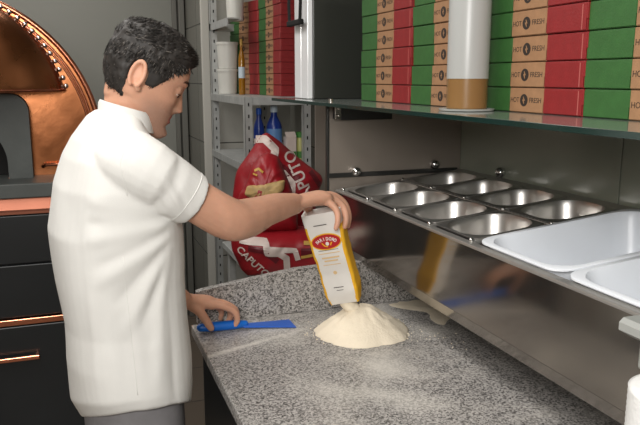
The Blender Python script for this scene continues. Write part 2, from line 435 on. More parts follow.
def tilted(x, y, z=0):
    return Matrix.Translation((x, y, zt(x)+z)) @ Matrix.Rotation(-ANG, 4, 'Y')
b = MB()
def bar(mb, x0, x1, y0, y1, h0=-.012, h1=0.0, bev=.002):
    m = tilted(.77, 0); c = math.cos(ANG)
    mb.box((x0-.77)/c, (x1-.77)/c, y0, y1, h0, h1, bev, 0, m)
bar(b, .767, .785, Y0, Y1, -.0065, .001, .0025); bar(b, 1.178, 1.212, Y0, Y1); bar(b, .785, 1.178, 1.959, Y1)
bar(b, .785, 1.178, Y0, Y0+.02)
b.build('top_frame', M_steel_d, rail)
b = MB(); bar(b, .978, .988, 1.237, 1.960, -.008, .003, .002)
b.build('centre_bar', M_steel_d, rail)
for y in rows[1:]:
    b = MB(); bar(b, .786, 1.177, y-.004, y+.004, -.008, .001, .0015); b.build('cross_bar', M_steel_d, rail)
for y in (.946, .677):
    b = MB(); bar(b, .786, 1.177, y-.004, y+.004, -.03, -.012, .0015); b.build('cross_bar', M_steel_d, rail)
for y in rows:
    for x in (.783, .983):
        b = MB(); b.ball((x, min(y, 1.962), zt(x)+.003), .0052, n=10); b.build('rivet', M_screw, rail, True)
for x, y in ((1.17, .5), (1.17, 1.72), (.95, .45)):
    b = MB(); b.box(x-.02, x+.02, y-.02, y+.02, .9, 1.032, .003); b.build('leg', M_steel_d, rail)

# pans
def make_pan(name, hx, hy, depth, r, m, rim=.007, draft=.012):
    b = MB(); ro = min(.012, r*.7) if hx < .15 else r*.7
    R = [(0, 0, -depth-.0015, hx-draft-rim, hy-draft-rim, r), (0, 0, -.004, hx-rim*.6, hy-rim*.6, r*.8), (0, 0, -.002, hx, hy, ro), (0, 0, .001, hx, hy, ro), (0, 0, .002, hx-.002, hy-.002, ro)]
    rings = [rrect(*q, n=6) for q in R]
    rings += [rrect(0, 0, .0015, hx-rim, hy-rim, r, n=6), rrect(0, 0, -.003, hx-rim-.0018, hy-rim-.0018, r, n=6)]
    for k in range(1, 8):
        a = k/8; rings.append(rrect(0, 0, -.004-(depth-.034)*a, hx-rim-.002-draft*a*.7, hy-rim-.002-draft*a*.7, r, n=6))
    rings = [q if len(q) == 28 else q for q in rings]
    out = []
    for k in range(6):
        a = math.radians(90*k/5); out.append((-(depth-.03)-.03*math.sin(a), .03*(1-math.cos(a))))
    for z, ins in out: rings.append(rrect(0, 0, z, hx-rim-.002-draft*.75-ins, hy-rim-.002-draft*.75-ins, max(.006, r-ins*.6), n=6))
    rings = [q for q in rings if len(q) == 28]
    b.loft(rings); return b
pans = None; k = 0
row_name = ['farthest row', 'second row from the far end', 'third row from the far end', 'row next to the white tubs']
for i in range(4):
    yc = (rows[i]+rows[i+1])/2
    for xc, side in ((.884, 'front'), (1.083, 'wall')):
        if pans is None:
            pans = make_pan('food_pan', .0925, .085, .10, .056, M_pan, rim=.006, draft=.02).build('food_pan', M_pan, None, 'auto'); o = pans
        else: o = pans.copy(); COL.objects.link(o)
        o.location = (xc, yc, zt(xc)+.0012); o.rotation_euler = (0, -ANG, 0)
        tag(o, f'empty stainless steel food pan, {side} side of the {row_name[i]}', 'pan', 'steel food pans set in the rail')
def ring_fix(hx, hy, depth, r): return make_pan('food_tub', hx, hy, depth, r, M_white, rim=.012, draft=.028)
tub = ring_fix(.204, .133, .125, .055).build('food_tub', M_white, None, 'auto')
tub.location = (.981, 1.082, zt(.981)+.008); tub.rotation_euler = (0, -ANG, 0)
tag(tub, 'white plastic food tub in the rail, next to the steel pans', 'tub', 'white tubs in the rail')
t2 = tub.copy(); COL.objects.link(t2); t2.location = (.981, .812, zt(.981)+.007)
t2['label'] = 'white plastic food tub cut off by the right edge, nearest the camera'

# splashback
pn = thing('splashback_panel', 'grey glass wall panel behind the rail between two dark seams', 'panel', (1.22, 1.64, 1.25))
b = MB(); b.box(1.214, 1.2245, 1.292, 2.012, 1.236, 1.468, .001); b.build('sheet', M_splash, pn)
pn2 = thing('splashback_panel', 'grey glass wall panel right of the dark seam above the white tubs', 'panel', (1.22, .86, 1.25))
b = MB(); b.box(1.214, 1.2245, .42, 1.288, 1.236, 1.468, .001); b.build('sheet', M_splash, pn2)
pn3 = thing('end_splash_panel', 'reflective steel end panel closing the far end of the topping rail', 'panel', (.98, 2.005, 1.2))
b = MB(); b.box(.748, 1.213, 2.000, 2.008, 1.0, 1.468, .001); b.build('sheet', M_splash2, pn3)
b = MB(); b.box(.75, 1.2, 1.993, 1.9995, 1.248, 1.262, .001); b.build('edge_strip', M_dark, pn3)
b = MB(); b.box(.744, .752, 1.996, 2.010, 1.0, 1.468, .001); b.build('side_edge', M_dark, pn3)
def clamp(c, d, root, label):
    b = MB(); c = Vector(c)
    b.ball(c+Vector(d)*.011, .0165, n=18, sc=(1, 1, .9)); b.tube([c+Vector(d)*.001, c+Vector(d)*.012], .013, 16)
    o = b.build('glass_clamp', M_chrome, None, True); tag(o, label, 'clamp', 'chrome clamps round the rail')
clamp((.838, 2.0, 1.266), (0, -1, 0), pn3, 'round chrome clamp at the foot of the end panel, left one')
clamp((1.112, 2.0, 1.277), (0, -1, 0), pn3, 'round chrome clamp at the foot of the end panel, right one near the corner')
clamp((1.214, 1.755, 1.276), (-1, 0, 0), pn, 'round chrome clamp on the side wall panel beside the pans')

# ================================================================== GLASS SHELF
sh = thing('glass_shelf', 'long glass shelf on the wall carrying pizza boxes and a bottle', 'shelf', (.96, 1.3, 1.47))
b = MB(); b.box(.706, 1.2235, .42, 2.46, 1.4705, 1.480, .001); b.build('glass_pane', M_glass, sh)
b = MB(); b.box(.7035, .7058, .42, 2.46, 1.4703, 1.480, .0005); b.build('polished_edge', M_glassedge, sh)
b = MB(); b.box(.78, .95, 1.972, 1.978, 1.425, 1.470, .001); b.box(.78, 1.2, 1.972, 1.995, 1.462, 1.470, .001); b.build('bracket', M_dark, sh)
b = MB(); b.box(.758, .778, 1.965, 1.985, 1.428, 1.470, .002); b.build('bracket_clip', M_steel, sh)
for p in ((.768, 1.962, 1.440), (.768, 1.962, 1.461)):
    b = MB(); b.ball(p, .005, n=10); b.build('screw', M_screw, sh, True)
b = MB(); b.lathe([(.007, 1.480), (.007, 1.487), (.004, 1.489)], (.765, 2.02, 0), 14); b.build('shelf_stud', M_screw, sh, 'auto')

# ================================================================== PIZZA BOXES
BL, BD, BH = .335, .31, .0492
def make_box(name='pizza_box'):
    root = thing(name, 'pizza box', 'box')
    y = [BL/2, BL/6, -BL/6, -BL/2]; b = MB()
    for i in range(3):
        b.box(0, BD, y[i+1]+(.0002 if i < 2 else 0), y[i]-(.0002 if i else 0), 0, BH*.45, .0006, i)
        b.box(-.0015, BD+.0015, y[i+1]-(.0015 if i == 2 else -.0002), y[i]+(.0015 if i == 0 else -.0002), BH*.42, BH, .0008, i)
        b.box(-.0022, -.0012, y[i+1]+.0012, y[i]-.0012, .0015, BH*.95, .0004, i)
    b.box(-.0026, -.0021, -BL/2+.010, -BL/2+.0125, .002, BH*.93, 0, 3)
    b.build('carton', [M_green, M_kraft, M_red, mat('box_worn_edge', (176, 92, 86), .6)], root)
    m = lambda yy, zz: frame((-.0024, yy, zz), (0, -1, 0), (0, 0, 1))
    b = MB(); add_mesh(b, TX['HOT'], m(.0375, BH*.5)); add_mesh(b, TX['FRESH'], m(-.0305, BH*.5)); b.build('lettering', M_ink, root, fix=False)
    b = MB(); c = Vector((-.0023, .0065, BH*.5)); n = 24
    b.prism([c+Vector((0, .0125*math.cos(2*PI*i/n), .0125*math.sin(2*PI*i/n))) for i in range(n)], (-.0004, 0, 0))
    b.prism([c+Vector((-.0006, a, q)) for a, q in ((-.0045, -.001), (.001, .0075), (.0022, .0065), (.0005, .001), (.0045, .0015), (-.001, -.0078), (-.002, -.0065), (-.0005, -.0005))], (-.0003, 0, 0), 1)
    b.build('emblem', [M_ink, M_kraft], root)
    return root
TX = {'HOT': text_mesh('HOT', .0145, .00015, .95), 'FRESH': text_mesh('FRESH', .0145, .00015, .98)}
proto = make_box()
ord_ = ['at the bottom', 'second from bottom', 'third from bottom', 'fourth from bottom', 'fifth from bottom', 'sixth from bottom', 'seventh from bottom', 'second from top', 'at the top']
stacks = [  # y centre, front x, count, words
    (1.890, .885, 7, 'stack at the left end of the glass shelf'),
    (1.552, .887, 7, 'stack left of and behind the oil bottle'),
    (1.214, .885, 6, 'stack right of the oil bottle'),
    (.880, .887, 6, 'stack cut off by the right photo edge')]
first = True
for yc, xf, n, words in stacks:
    for kx in range(n):
        loc = (xf+random.uniform(-.003, .003), yc+random.uniform(-.0012, .0012), 1.4808+kx*.0508); rot = (0, 0, random.uniform(-.003, .003))
        lab = f'striped pizza box, {ord_[kx]}, {words}'
        if first: o = proto; o.location = loc; o.rotation_euler = rot; o['label'] = lab; first = False
        else: o = dup(proto, loc, rot, lab)
        o['group'] = 'pizza boxes stacked on the glass shelf'

# ================================================================== WALL CABINET BETWEEN THE STACKS
cb = thing('wall_cabinet', 'dark wall cabinet with flash glare painted white on its doors between the pizza box stacks', 'cabinet', (1.0, 2.35, 1.48))
b = MB(); b.box(.790, 1.222, 2.25, 2.402, 1.4812, 2.2, .002); b.build('carcass', mat('cabinet_dark', (50, 51, 47), .3, 0, .05, 5), cb)
m_glare = mat('door_flash_glare', (245, 246, 248), .12, 0, coat=.5)  # the flash reflection on the glossy doors is put into this white
for y0, y1 in ((2.258, 2.326), (2.330, 2.398)):
    b = MB(); b.box(.772, .790, y0, y1, 1.4812, 2.2, .002); d = b.build('door', m_glare, cb)
    if y0 < 2.3: dd = d
b = MB()
b.tube([(.773, 2.262, 1.89), (.755, 2.262, 1.87), (.750, 2.264, 1.80), (.750, 2.270, 1.745), (.750, 2.282, 1.732)], .0055, 10)
b.tube([(.773, 2.394, 1.89), (.755, 2.394, 1.87), (.750, 2.392, 1.80), (.750, 2.386, 1.745), (.750, 2.374, 1.732)], .0055, 10)
b.box(.742, .760, 2.258, 2.398, 1.724, 1.742, .004); b.build('handle', M_void, dd)

# ================================================================== SHELVING UNIT
su = thing('metal_shelving_unit', 'grey perforated metal shelving unit against the tiled wall holding tubs and bottles', 'shelving', (.9, 3.3, 0))
def post(x, y, h, n):
    b = MB(); b.box(x, x+.034, y, y+.003, 0, h, .0008); b.box(x, x+.003, y, y+.034, 0, h, .0008)
    p = b.build('upright', M_alu, su)
    b = MB()
    for i in range(int(h/.05)): b.box(x+.014, x+.020, y-.0008, y+.0004, .03+i*.05, .045+i*.05)
    tag(b.build('slots', M_void, p), kind='stuff')
post(.728, 2.965, 1.470, 1); post(.995, 2.965, 1.470, 1); post(.736, 3.70, 2.35, 1); post(1.0, 3.70, 2.35, 1)
for z in (1.440, 1.145, .78, .3):
    b = MB(); b.box(.735, 1.03, 2.97, 3.73, z+.022, z+.028)
    for a in ((.732, 1.03, 2.968, 2.972), (.732, 1.03, 3.73, 3.734)): b.box(*a, z-.006, z+.028, .001)
    for x in (.732, 1.026): b.box(x, x+.004, 2.97, 3.732, z-.006, z+.028, .001)
    b.build('shelf', M_alu, su)
b = MB(); b.box(.74, .80, 3.3, 3.735, 1.820, 1.826); b.box(.736, .74, 3.3, 3.735, 1.79, 1.826); b.box(.74, 1.03, 3.70, 3.735, 1.79, 1.826); b.build('shelf', M_alu, su)
for z in (2.2,):
    b = MB(); b.box(.74, 1.03, 3.40, 3.735, z, z+.03, .001); b.build('shelf', M_alu, su)
pp = MB(); pp.box(1.045, 1.222, 2.955, 2.962, .6, 1.468, .001); tag(pp.build('steel_side_panel', M_splash2), 'dull steel panel at the right of the metal shelving behind the flour sacks', 'panel')

# far pizza boxes stand on the shelving: the same boxes, a plain copy
for yc, xf, rz, words in ((3.225, .918, .03, 'nearer stack on the metal shelving'), (3.585, .885, .20, 'farther stack on the metal shelving')):
    for kx in range(9):
        o = dup(proto, (xf+random.uniform(-.002, .002), yc, 1.4684+kx*.0508), (0, 0, rz+random.uniform(-.003, .003)),
                f'striped pizza box, {ord_[kx]}, {words}')
        o['group'] = 'pizza boxes stacked on the metal shelving'

# tubs, bottles on the shelving
def tub_obj(c, r, h, label, rimr=1.07):
    t = thing('plastic_tub', label, 'tub', c, 'white tubs on the metal shelving')
    b = MB(); b.lathe([(r*.86, 0), (r*.9, .002), (r, h-.012), (r*.97, h-.01), (r*.84, .004)], c, 28); b.build('tub_body', M_tub, t, 'auto')
    b = MB(); b.lathe([(r*1.0, h-.014), (r*rimr, h-.014), (r*rimr, h-.002), (r*1.01, h)], c, 28); b.build('lid', M_tub, t, 'auto')
    return t
tub_obj((.835, 3.80, 1.4684), .052, .128, 'white plastic tub, lower of the two stacked on the metal shelf')
tub_obj((.838, 3.80, 1.5970), .054, .135, 'white plastic tub, upper of the two stacked on the metal shelf')
tub_obj((.825, 3.52, 1.8264), .045, .16, 'white plastic tub on the upper metal shelf at the top of the photo')
for t in [o for o in COL.objects if o.name.startswith('plastic_tub')]:
    if t.location.y > 3.75: t.location.y -= .14; t.location.x += -.025
def bottle(name, c, r, h, m, cap, label, lm=None, lab_h=(.2, .55), neck=.35):
    t = thing(name, label, 'bottle', c)
    b = MB(); b.lathe([(r*.9, 0), (r, .004), (r, h*.62), (r*.85, h*.70), (r*neck, h*.82), (r*neck, h*.9)], c, 24); b.build('bottle_body', m, t, 'auto')
    b = MB(); b.lathe([(r*neck*1.15, h*.885), (r*neck*1.15, h*.99), (r*neck*.9, h)], c, 18); b.build('cap', cap, t, 'auto')
    if lm:
        b = MB(); b.lathe([(r*1.001, h*lab_h[0]), (r*1.02, h*lab_h[0]), (r*1.02, h*lab_h[1]), (r*1.001, h*lab_h[1])], c, 24); b.build('label_band', lm, t, 'auto')
    return t
bottle('oil_bottle', (.838, 3.46, 1.4684), .016, .27, M_amber, M_gold, 'amber oil bottle with a pale label beside the stacked white tubs', M_label, (.3, .5))
bottle('cleaning_bottle', (.815, 3.06, 1.1734), .024, .245, M_blued, mat('blue_cap', (30, 90, 190), .3), 'slim dark blue bottle, left of the two blue ones behind the sacks', M_sackwhite, (.35, .45), .45)
bottle('cleaning_bottle', (.885, 3.06, 1.1734), .036, .255, M_blued, M_label, 'wide blue bottle with a pale blue label behind the flour sacks', mat('pale_blue_label', (90, 130, 180), .4), (.15, .6), .4)
t = thing('drink_carton', 'small white carton with green leaf print behind the sacks', 'carton', (.935, 3.02, 1.1734))
b = MB(); b.box(.925, .972, 3.0, 3.05, 1.1734, 1.29, .003); b.prism([(.925, 3.0, 1.29), (.972, 3.0, 1.29), (.972, 3.025, 1.312), (.925, 3.025, 1.312)], (0, .003, 0)); b.build('carton_body', M_sackwhite, t)
b = MB(); b.box(.928, .969, 2.9985, 3.0, 1.18, 1.225, 0); b.build('leaf_print', M_leaf, t)
t = thing('food_jar', 'yellow and green labelled jar beside the white carton', 'jar', (1.0, 3.03, 1.1734))
b = MB(); b.lathe([(.020, 0), (.022, .004), (.022, .10), (.016, .112)], (.999, 3.03, 1.1734), 20); b.build('jar_body', mat('pale_yellow', (180, 178, 110), .4), t, 'auto')
b = MB(); b.lathe([(.0185, .112), (.0185, .135), (.016, .137)], (.999, 3.03, 1.1734), 20); b.build('lid', M_leaf, t, 'auto')
b = MB(); b.lathe([(.0225, .02), (.0232, .02), (.0232, .05), (.0225, .05)], (.999, 3.03, 1.1734), 20); b.build('label_band', M_leaf, t, 'auto')

# ================================================================== SACKS
rk = thing('low_steel_table', 'low steel table under the red flour sacks', 'table', (.7, 2.5, 0))
b = MB(); b.box(.60, 1.2, 2.12, 2.9, .835, .86, .002); b.build('table_top', M_alu, rk)
for x, y in ((.62, 2.14), (1.16, 2.14), (.62, 2.86), (1.16, 2.86)):
    b = MB(); b.box(x, x+.03, y, y+.03, 0, .835, .002); b.build('leg', M_alu, rk)
def decal(root, target, name, m, F, pieces, eps=.002):
    mb = MB()
    for V, f in pieces: mb.add([F @ Vector((v[0], v[1], 0)) for v in V], f)
    d = (F.to_3x3() @ Vector((0, 0, -1)))
    conform(mb, bvh_of(target), d, eps); return mb.build(name, m, root, fix=False)
def tpiece(txt, size, x, y, rot, squash=1, bold=0):
    me = text_mesh(txt, size, 0, squash, bold); R = Matrix.Rotation(rot, 2)
    V = []
    for v in me.vertices:
        p = R @ Vector((v.co.x, v.co.y)); V.append((p.x+x, p.y+y))
    return V, [tuple(p.vertices) for p in me.polygons]
# outline coordinates are metres in the sack's own plane
VX = (.965, -.26, 0)
s1 = thing('flour_sack', 'red flour sack lying flat under the others with white stripe print', 'sack', (.68, 2.35, .86), 'red flour sacks')
F1 = frame((.70, 2.33, .935), VX, (0, 0, 1))
out = [(-.185, .085), (-.18, .02), (-.15, -.05), (-.13, -.072), (.20, -.074), (.23, 0), (.22, .08), (0, .092)]
V, f = puff(out, F1.translation, VX, (0, 0, 1), .27, 3.5, nz=.014, nsc=9, seed=3, back=.6); b = MB(); b.add(V, f)
o1 = b.build('sack_body', M_sackred, s1, True)
decal(s1, o1, 'stripe_print', M_sackwhite, F1, [ribbon([(-.15, .07), (-.06, .066), (-.055, .03), (-.015, .028), (.01, .01), (.012, -.03)], .022), ribbon([(-.055, .045), (.04, .035), (.05, .0)], .018)], .003)
decal(s1, o1, 'dark_print', M_sackdark, F1, [ribbon([(-.12, .045), (-.07, .04), (-.02, .0)], .02), ribbon([(.06, .03), (.10, .03)], .025)], .0025)
decal(s1, o1, 'lettering', M_sackwhite, F1, [tpiece('CAPUTO', .036, -.105, -.005, -.75, .95, .0008)], .004)
decal(s1, o1, 'gold_print', M_gold, F1, [ribbon([(.07, .06), (.16, .055)], .012), ribbon([(.06, .01), (.10, .018)], .01)], .004)

s2 = thing('flour_sack', 'tall red flour sack leaning behind with white letters down its side', 'sack', (.76, 2.52, .86), 'red flour sacks')
Z2 = (.0, .10, 1); F2 = frame((.80, 2.63, 1.13), VX, Z2)
out = [(-.09, .200), (-.065, .212), (-.02, .180), (.07, .100), (.145, .045), (.155, .02), (.125, -.05), (.125, -.12), (.12, -.18), (.10, -.27), (-.20, -.27), (-.21, -.08), (-.19, .06), (-.13, .14)]
V, f = puff(out, F2.translation, VX, Z2, .19, 2.6, nz=.022, nsc=11, seed=11); b = MB(); b.add(V, f)
o2 = b.build('sack_body', M_sackred, s2, True)
decal(s2, o2, 'stripe_print', M_sackwhite, F2, [ribbon([(-.11, .185), (-.075, .185), (-.035, .145), (-.045, .095), (.025, .015), (.022, -.05)], .030)], .003)
decal(s2, o2, 'dark_print', M_sackdark, F2, [ribbon([(-.03, .09), (.03, .04), (.055, .03)], .03), ribbon([(.10, .06), (.14, .0)], .02), ribbon([(.06, -.06), (.11, -.12)], .025)], .0025)
decal(s2, o2, 'lettering', M_sackwhite, F2, [tpiece('CAPUTO', .062, .062, .030, math.radians(113), .95, .0012)], .004)

s3 = thing('flour_sack', 'red flour sack in front with its tan folded top showing', 'sack', (.64, 2.38, .95), 'red flour sacks')
Z3 = (0, .06, 1); F3 = frame((.660, 2.355, 1.150), VX, Z3)
out = [(-.075, .05), (-.06, .10), (-.03, .135), (.0, .145), (.035, .13), (.05, .09), (.075, .03), (.10, -.06), (.10, -.14), (-.10, -.14), (-.115, -.05), (-.105, .0), (-.09, .02)]
V, f = puff(out, F3.translation, VX, Z3, .17, 2.4, nz=.020, nsc=13, seed=21); b = MB(); b.add(V, f)
o3 = b.build('sack_body', M_sackred, s3, True)
V, f = puff([(-.075, .035), (-.03, .04), (.0, .045), (.055, .055), (.05, .02), (.03, .0), (-.02, -.018), (-.06, -.01), (-.085, .005)], F3 @ Vector((0, 0, .078)), VX, Z3, .045, 2.2, 8, 72, .012, 22, 5)
b = MB(); b.add(V, f); b.build('folded_top', M_tan, s3, True)
decal(s3, o3, 'gold_print', M_gold, F3, [ribbon([(-.05, .085), (-.035, .092), (-.02, .08)], .008, 4), ribbon([(-.055, .075), (-.04, .07)], .006, 4)], .003)

# ================================================================== PIZZA OVEN
ov = thing('copper_pizza_oven', 'domed copper pizza oven with a riveted hood at the far left', 'oven', (-.48, 3.3, 0))
C0 = Vector((-.48, 3.10, 1.28)); R0 = .625
def arch(cx, cz, r, zb, n=40):
    return [(cx+r, zb)]+[(cx+r*math.cos(PI*i/n), cz+r*math.sin(PI*i/n)) for i in range(n+1)]+[(cx-r, zb)]
def arch_ring(mb, outer, inner, y0, y1, mi=0):
    n = len(outer); v = []
    for P, y in ((outer, y0), (inner, y0), (outer, y1), (inner, y1)): v += [(x, y, z) for x, z in P]
    f = []
    for i in range(n-1):
        f += [(i, i+1, n+i+1, n+i), (2*n+i, 3*n+i, 3*n+i+1, 2*n+i+1), (i, 2*n+i, 2*n+i+1, i+1), (n+i, n+i+1, 3*n+i+1, 3*n+i)]
    f += [(0, n, 3*n, 2*n), (n-1, 3*n-1, 4*n-1, 2*n-1)]
    mb.add(v, f, mi)
b = MB(); arch_ring(b, arch(-.48, 1.28, R0-.004, 1.1555), arch(-.42, 1.25, .19, 1.1555), 3.10, 3.14); b.build('copper_front', M_copper, ov)
b = MB()
for r, rr, y in ((R0-.008, .011, 3.098), (R0-.034, .006, 3.098), (R0-.047, .005, 3.098)):
    pts = [(x, y, z) for x, z in arch(-.48, 1.28, r, 1.157)]; b.tube(pts, rr, 10)
b.build('front_rim', M_copper_l, ov, True)
b = MB(); prof = [(R0*math.cos(math.radians(a)), 1.28+R0*.98*math.sin(math.radians(a))) for a in range(0, 90, 6)]
rings = []
n = 48
for r, z in [(R0-.004, 1.1555)]+[(max(r-.004, .002), z) for r, z in prof]+[(.01, 1.28+R0*.98)]:
    rings.append([Vector((-.48+r*math.cos(PI*i/n), 3.14+r*1.25*math.sin(PI*i/n)*.8+.0, z)) for i in range(n+1)])
b.loft(rings, closed=False, caps=False); b.build('dome_shell', M_copper_d, ov, True)
# projecting hood
b = MB(); rings = []; HC = Vector((-.48, 3.10, 1.40)); HR = .497; HZ = 1.503
for i in range(17):
    t = math.radians(90*i/16)
    ring = []
    for j in range(41):
        a0 = math.asin((HZ-1.40)/HR); a = a0+(PI-2*a0)*j/40
        rr = HR*math.cos(t)
        z = 1.40+rr*math.sin(a); x = -.48+rr*math.cos(a)
        if z < HZ: z = HZ
        ring.append(Vector((x, 3.097-.26*math.sin(t), z)))
    rings.append(ring)
b.loft(rings, closed=False, caps=False)
# floor of the hood
V = [p for ring in rings for p in (ring[0], ring[-1])]
F_ = [(2*i, 2*i+1, 2*i+3, 2*i+2) for i in range(16)]; b.add(V, F_)
hood = b.build('hood', M_copper_d, ov, True)
b = MB(); b.tube([r[0]-Vector((0, .002, 0)) for r in rings[:16]], .006, 8); b.tube([r[-1]-Vector((0, .002, 0)) for r in rings[:16]], .006, 8)
b.tube([Vector((-.90, 3.02, HZ)), Vector((-.75, 2.93, HZ)), Vector((-.48, 2.84, HZ)), Vector((-.21, 2.93, HZ)), Vector((-.045, 3.04, HZ))], .006, 8)
b.build('hood_edge', M_copper_l, hood, True)
for i in range(19):
    a = math.radians(13.5+i*4.0); p = Vector((-.48+(HR+.008)*math.cos(a), 3.092, 1.40+(HR+.008)*math.sin(a)))
    b = MB(); b.ball(p, .0105, n=10, sc=(1, .7, 1)); b.build('rivet', M_chrome, hood, True)
def outer_stone(n=43):
    P = [(-.135, 1.1555)]; m = 20
    for i in range(m+1): a = PI/2*i/m; P.append((-.135-.07+.07*math.cos(a), 1.42+.07*math.sin(a)))
    for i in range(m+1): a = PI/2+PI/2*i/m; P.append((-.705+.07+.07*math.cos(a), 1.42+.07*math.sin(a)))
    P.append((-.705, 1.1555)); return P
ost = outer_stone(); inn = [(-.225, 1.1555)]+[(-.42+.195*math.cos(PI*i/41), 1.215+.19*math.sin(PI*i/41)) for i in range(42)]+[(-.615, 1.1555)]
b = MB(); arch_ring(b, ost, inn, 3.02, 3.10); b.build('stone_arch', M_slate, ov)
b = MB(); b.box(-.63, -.21, 3.16, 3.6, 1.157, 1.45); b.build('oven_chamber', M_void, ov)
b = MB(); b.tube([(-.10, 3.085, 1.19), (-.085, 3.075, 1.20), (-.0, 3.075, 1.20), (.1, 3.075, 1.20)], .007, 10); b.build('foot_rail', M_copper_l, ov, True)

cbn = thing('oven_cabinet', 'black cabinet with copper trims and stone top under the oven', 'cabinet', (-.7, 3.2, 0))
b = MB(); b.box(-1.5, .16, 2.86, 3.9, 1.100, 1.155, .004); b.build('stone_top', M_slate, cbn)
b = MB(); b.box(-1.48, .14, 2.90, 3.85, .08, 1.100); b.build('carcass', M_black, cbn)
b = MB(); b.prism([(-1.47, 2.900, 1.098), (-1.47, 2.893, 1.098), (-1.47, 2.880, 1.052), (-1.47, 2.872, 1.046), (-1.47, 2.872, 1.036), (-1.47, 2.900, 1.036)], (1.60, 0, 0)); b.build('copper_band', mat('satin_copper', (158, 100, 80), .40, .85, .06, 6), cbn)
for z0, z1 in ((.840, 1.030), (.624, .834)):
    b = MB(); b.box(-1.47, .13, 2.878, 2.898, z0, z1, .004); b.build('drawer', M_black, cbn)
b = MB(); b.box(-1.47, .14, 2.872, 2.90, .592, .617, .003); b.build('copper_trim', M_copper_l, cbn)
for x0, x1 in ((-1.47, -.95), (-.94, -.42), (-.41, .13)):
    b = MB(); b.box(x0, x1, 2.878, 2.898, .10, .586, .004); d = b.build('door', M_black, cbn)
    xc = x0+.17 if x0 > -.5 else (x0+x1)/2
    b = MB(); b.box(xc-.085, xc+.085, 2.846, 2.858, .452, .470, .003); b.box(xc-.08, xc-.07, 2.857, 2.879, .455, .467); b.box(xc+.07, xc+.08, 2.857, 2.879, .455, .467)
    b.build('handle', M_copper_l, d)
b = MB(); b.box(-1.46, .12, 2.93, 3.8, 0, .08); b.build('plinth', M_dark, cbn)

# ================================================================== BOTTLE ON THE SHELF
pl = MB(); c = (.822, 1.338, 1.4802); pl.lathe([(.045, 0), (.058, .001), (.060, .005), (.056, .005), (.05, .0022), (.001, .0022)], c, 40)
tag(pl.build('saucer', seethrough('cloudy_plastic', (205, 208, 204), .3, .25), None, 'auto'), 'clear flat plastic saucer under the oil bottle', 'saucer')
ob = thing('squeeze_bottle', 'tall frosted plastic bottle with amber oil at its bottom on the shelf', 'bottle', c)
c = (c[0], c[1], 1.4826); r = .0445; lv = .066
b = MB(); n = 40
prof = [(r-.003, 0), (r, .003), (r, lv)]; b.lathe(prof, c, n, 1, caps=False)
b.lathe([(r, lv), (r, .235), (r-.002, .252), (r-.006, .262), (r-.014, .270), (.02, .276), (.018, .288)], c, n, 0, caps=False); b.build('bottle_wall', [M_frost, M_wet], ob, 'auto')
b = MB(); b.lathe([(r-.0045, .0015), (r-.0018, .004), (r-.0018, lv), (.001, lv)], c, n); b.build('oil', M_oil, ob, 'auto')
b = MB(); b.lathe([(.021, .276), (.021, .298), (.008, .302), (.003, .34)], c, 24); b.build('nozzle_cap', M_frost, ob, 'auto')

# ================================================================== HOLDER AND PAPER ROLL
hd = thing('roll_holder', 'pale grey plastic bracket fixed on the rail front at the right edge', 'holder', (.74, .76, 1.15))
b = MB(); b.prism([(.7695, .722, 1.227), (.705, .722, 1.227), (.698, .722, 1.221), (.698, .722, 1.210), (.720, .722, 1.197), (.7695, .722, 1.197)], (0, -.28, 0)); b.build('bracket', M_greyp, hd)
b = MB(); b.box(.722, .7695, .45, .708, 1.155, 1.197, .004); b.build('back_block', M_greyp, hd)
b = MB(); b.ball((.7215, .698, 1.176), .003, n=10); b.build('screw', M_screw, hd, True)
pr = MB(); rr = .057; cy = .592
rings = []
for h in range(0, 41):
    z = 1.046+h*.0037; q = rr+(.0012 if h % 2 else 0) - (.006 if h in (0, 40) else 0)
    rings.append([Vector((.655+q*math.cos(2*PI*i/48), cy-.02+q*math.sin(2*PI*i/48), z)) for i in range(48)])
pr.loft(rings)
pr_root = thing('paper_towel_roll', 'white embossed paper towel roll below the grey bracket', 'paper roll', (.655, cy-.02, 1.046))
pr.build('paper', M_paper, pr_root, True)
b = MB(); b.tube([(.655, cy-.02, 1.17), (.655, cy-.02, 1.199)], .018, 20); b.build('core', M_kraft, pr_root, 'auto')
b = MB(); b.tube([(.70, cy-.02, 1.215), (.668, cy-.02, 1.212), (.655, cy-.02, 1.203), (.655, cy-.02, 1.03)], .008, 10); b.build('spindle', M_greyp, hd, True)

# ================================================================== FLOUR
def flour_pile():
    c = Vector((.690, 1.598)); V = []; f = []; R_, N = 22, 72
    for i in range(R_+1):
        q = i/R_
        for j in range(N):
            a = 2*PI*j/N; ex = .122*(1+.14*noise.noise(Vector((math.cos(a)*1.7, math.sin(a)*1.7, 4)))+.05*noise.noise(Vector((math.cos(a)*6, math.sin(a)*6, 2))))
            x = c.x+ex*q*math.cos(a)*1.0; y = c.y+ex*q*math.sin(a)*.98
            h = .084*max(0, (1-q))**.92*(1-.18*math.exp(-(q/.16)**2))
            h += .008*noise.noise(Vector((x*22, y*22, 1)))*(1-q)+.004*noise.noise(Vector((x*70, y*70, 5)))*min(1, (1-q)*3) + .001*noise.noise(Vector((x*250, y*250, 3)))*min(1, (1-q)*6)
            V.append((x, y, .9005+max(0, h)+(.0015*(1-q))))
    for i in range(R_):
        for j in range(N): k = (j+1) % N; f.append((i*N+j, i*N+k, (i+1)*N+k, (i+1)*N+j))
    f.append(tuple(range(N)))
    base = len(V); V += [(V[R_*N+j][0], V[R_*N+j][1], .9002) for j in range(N)]
    for j in range(N): k = (j+1) % N; f.append((R_*N+j, R_*N+k, base+k, base+j))
    f.append(tuple(reversed(range(base, base+N)))); return V, f
b = MB(); V, f = flour_pile(); b.add(V, f)
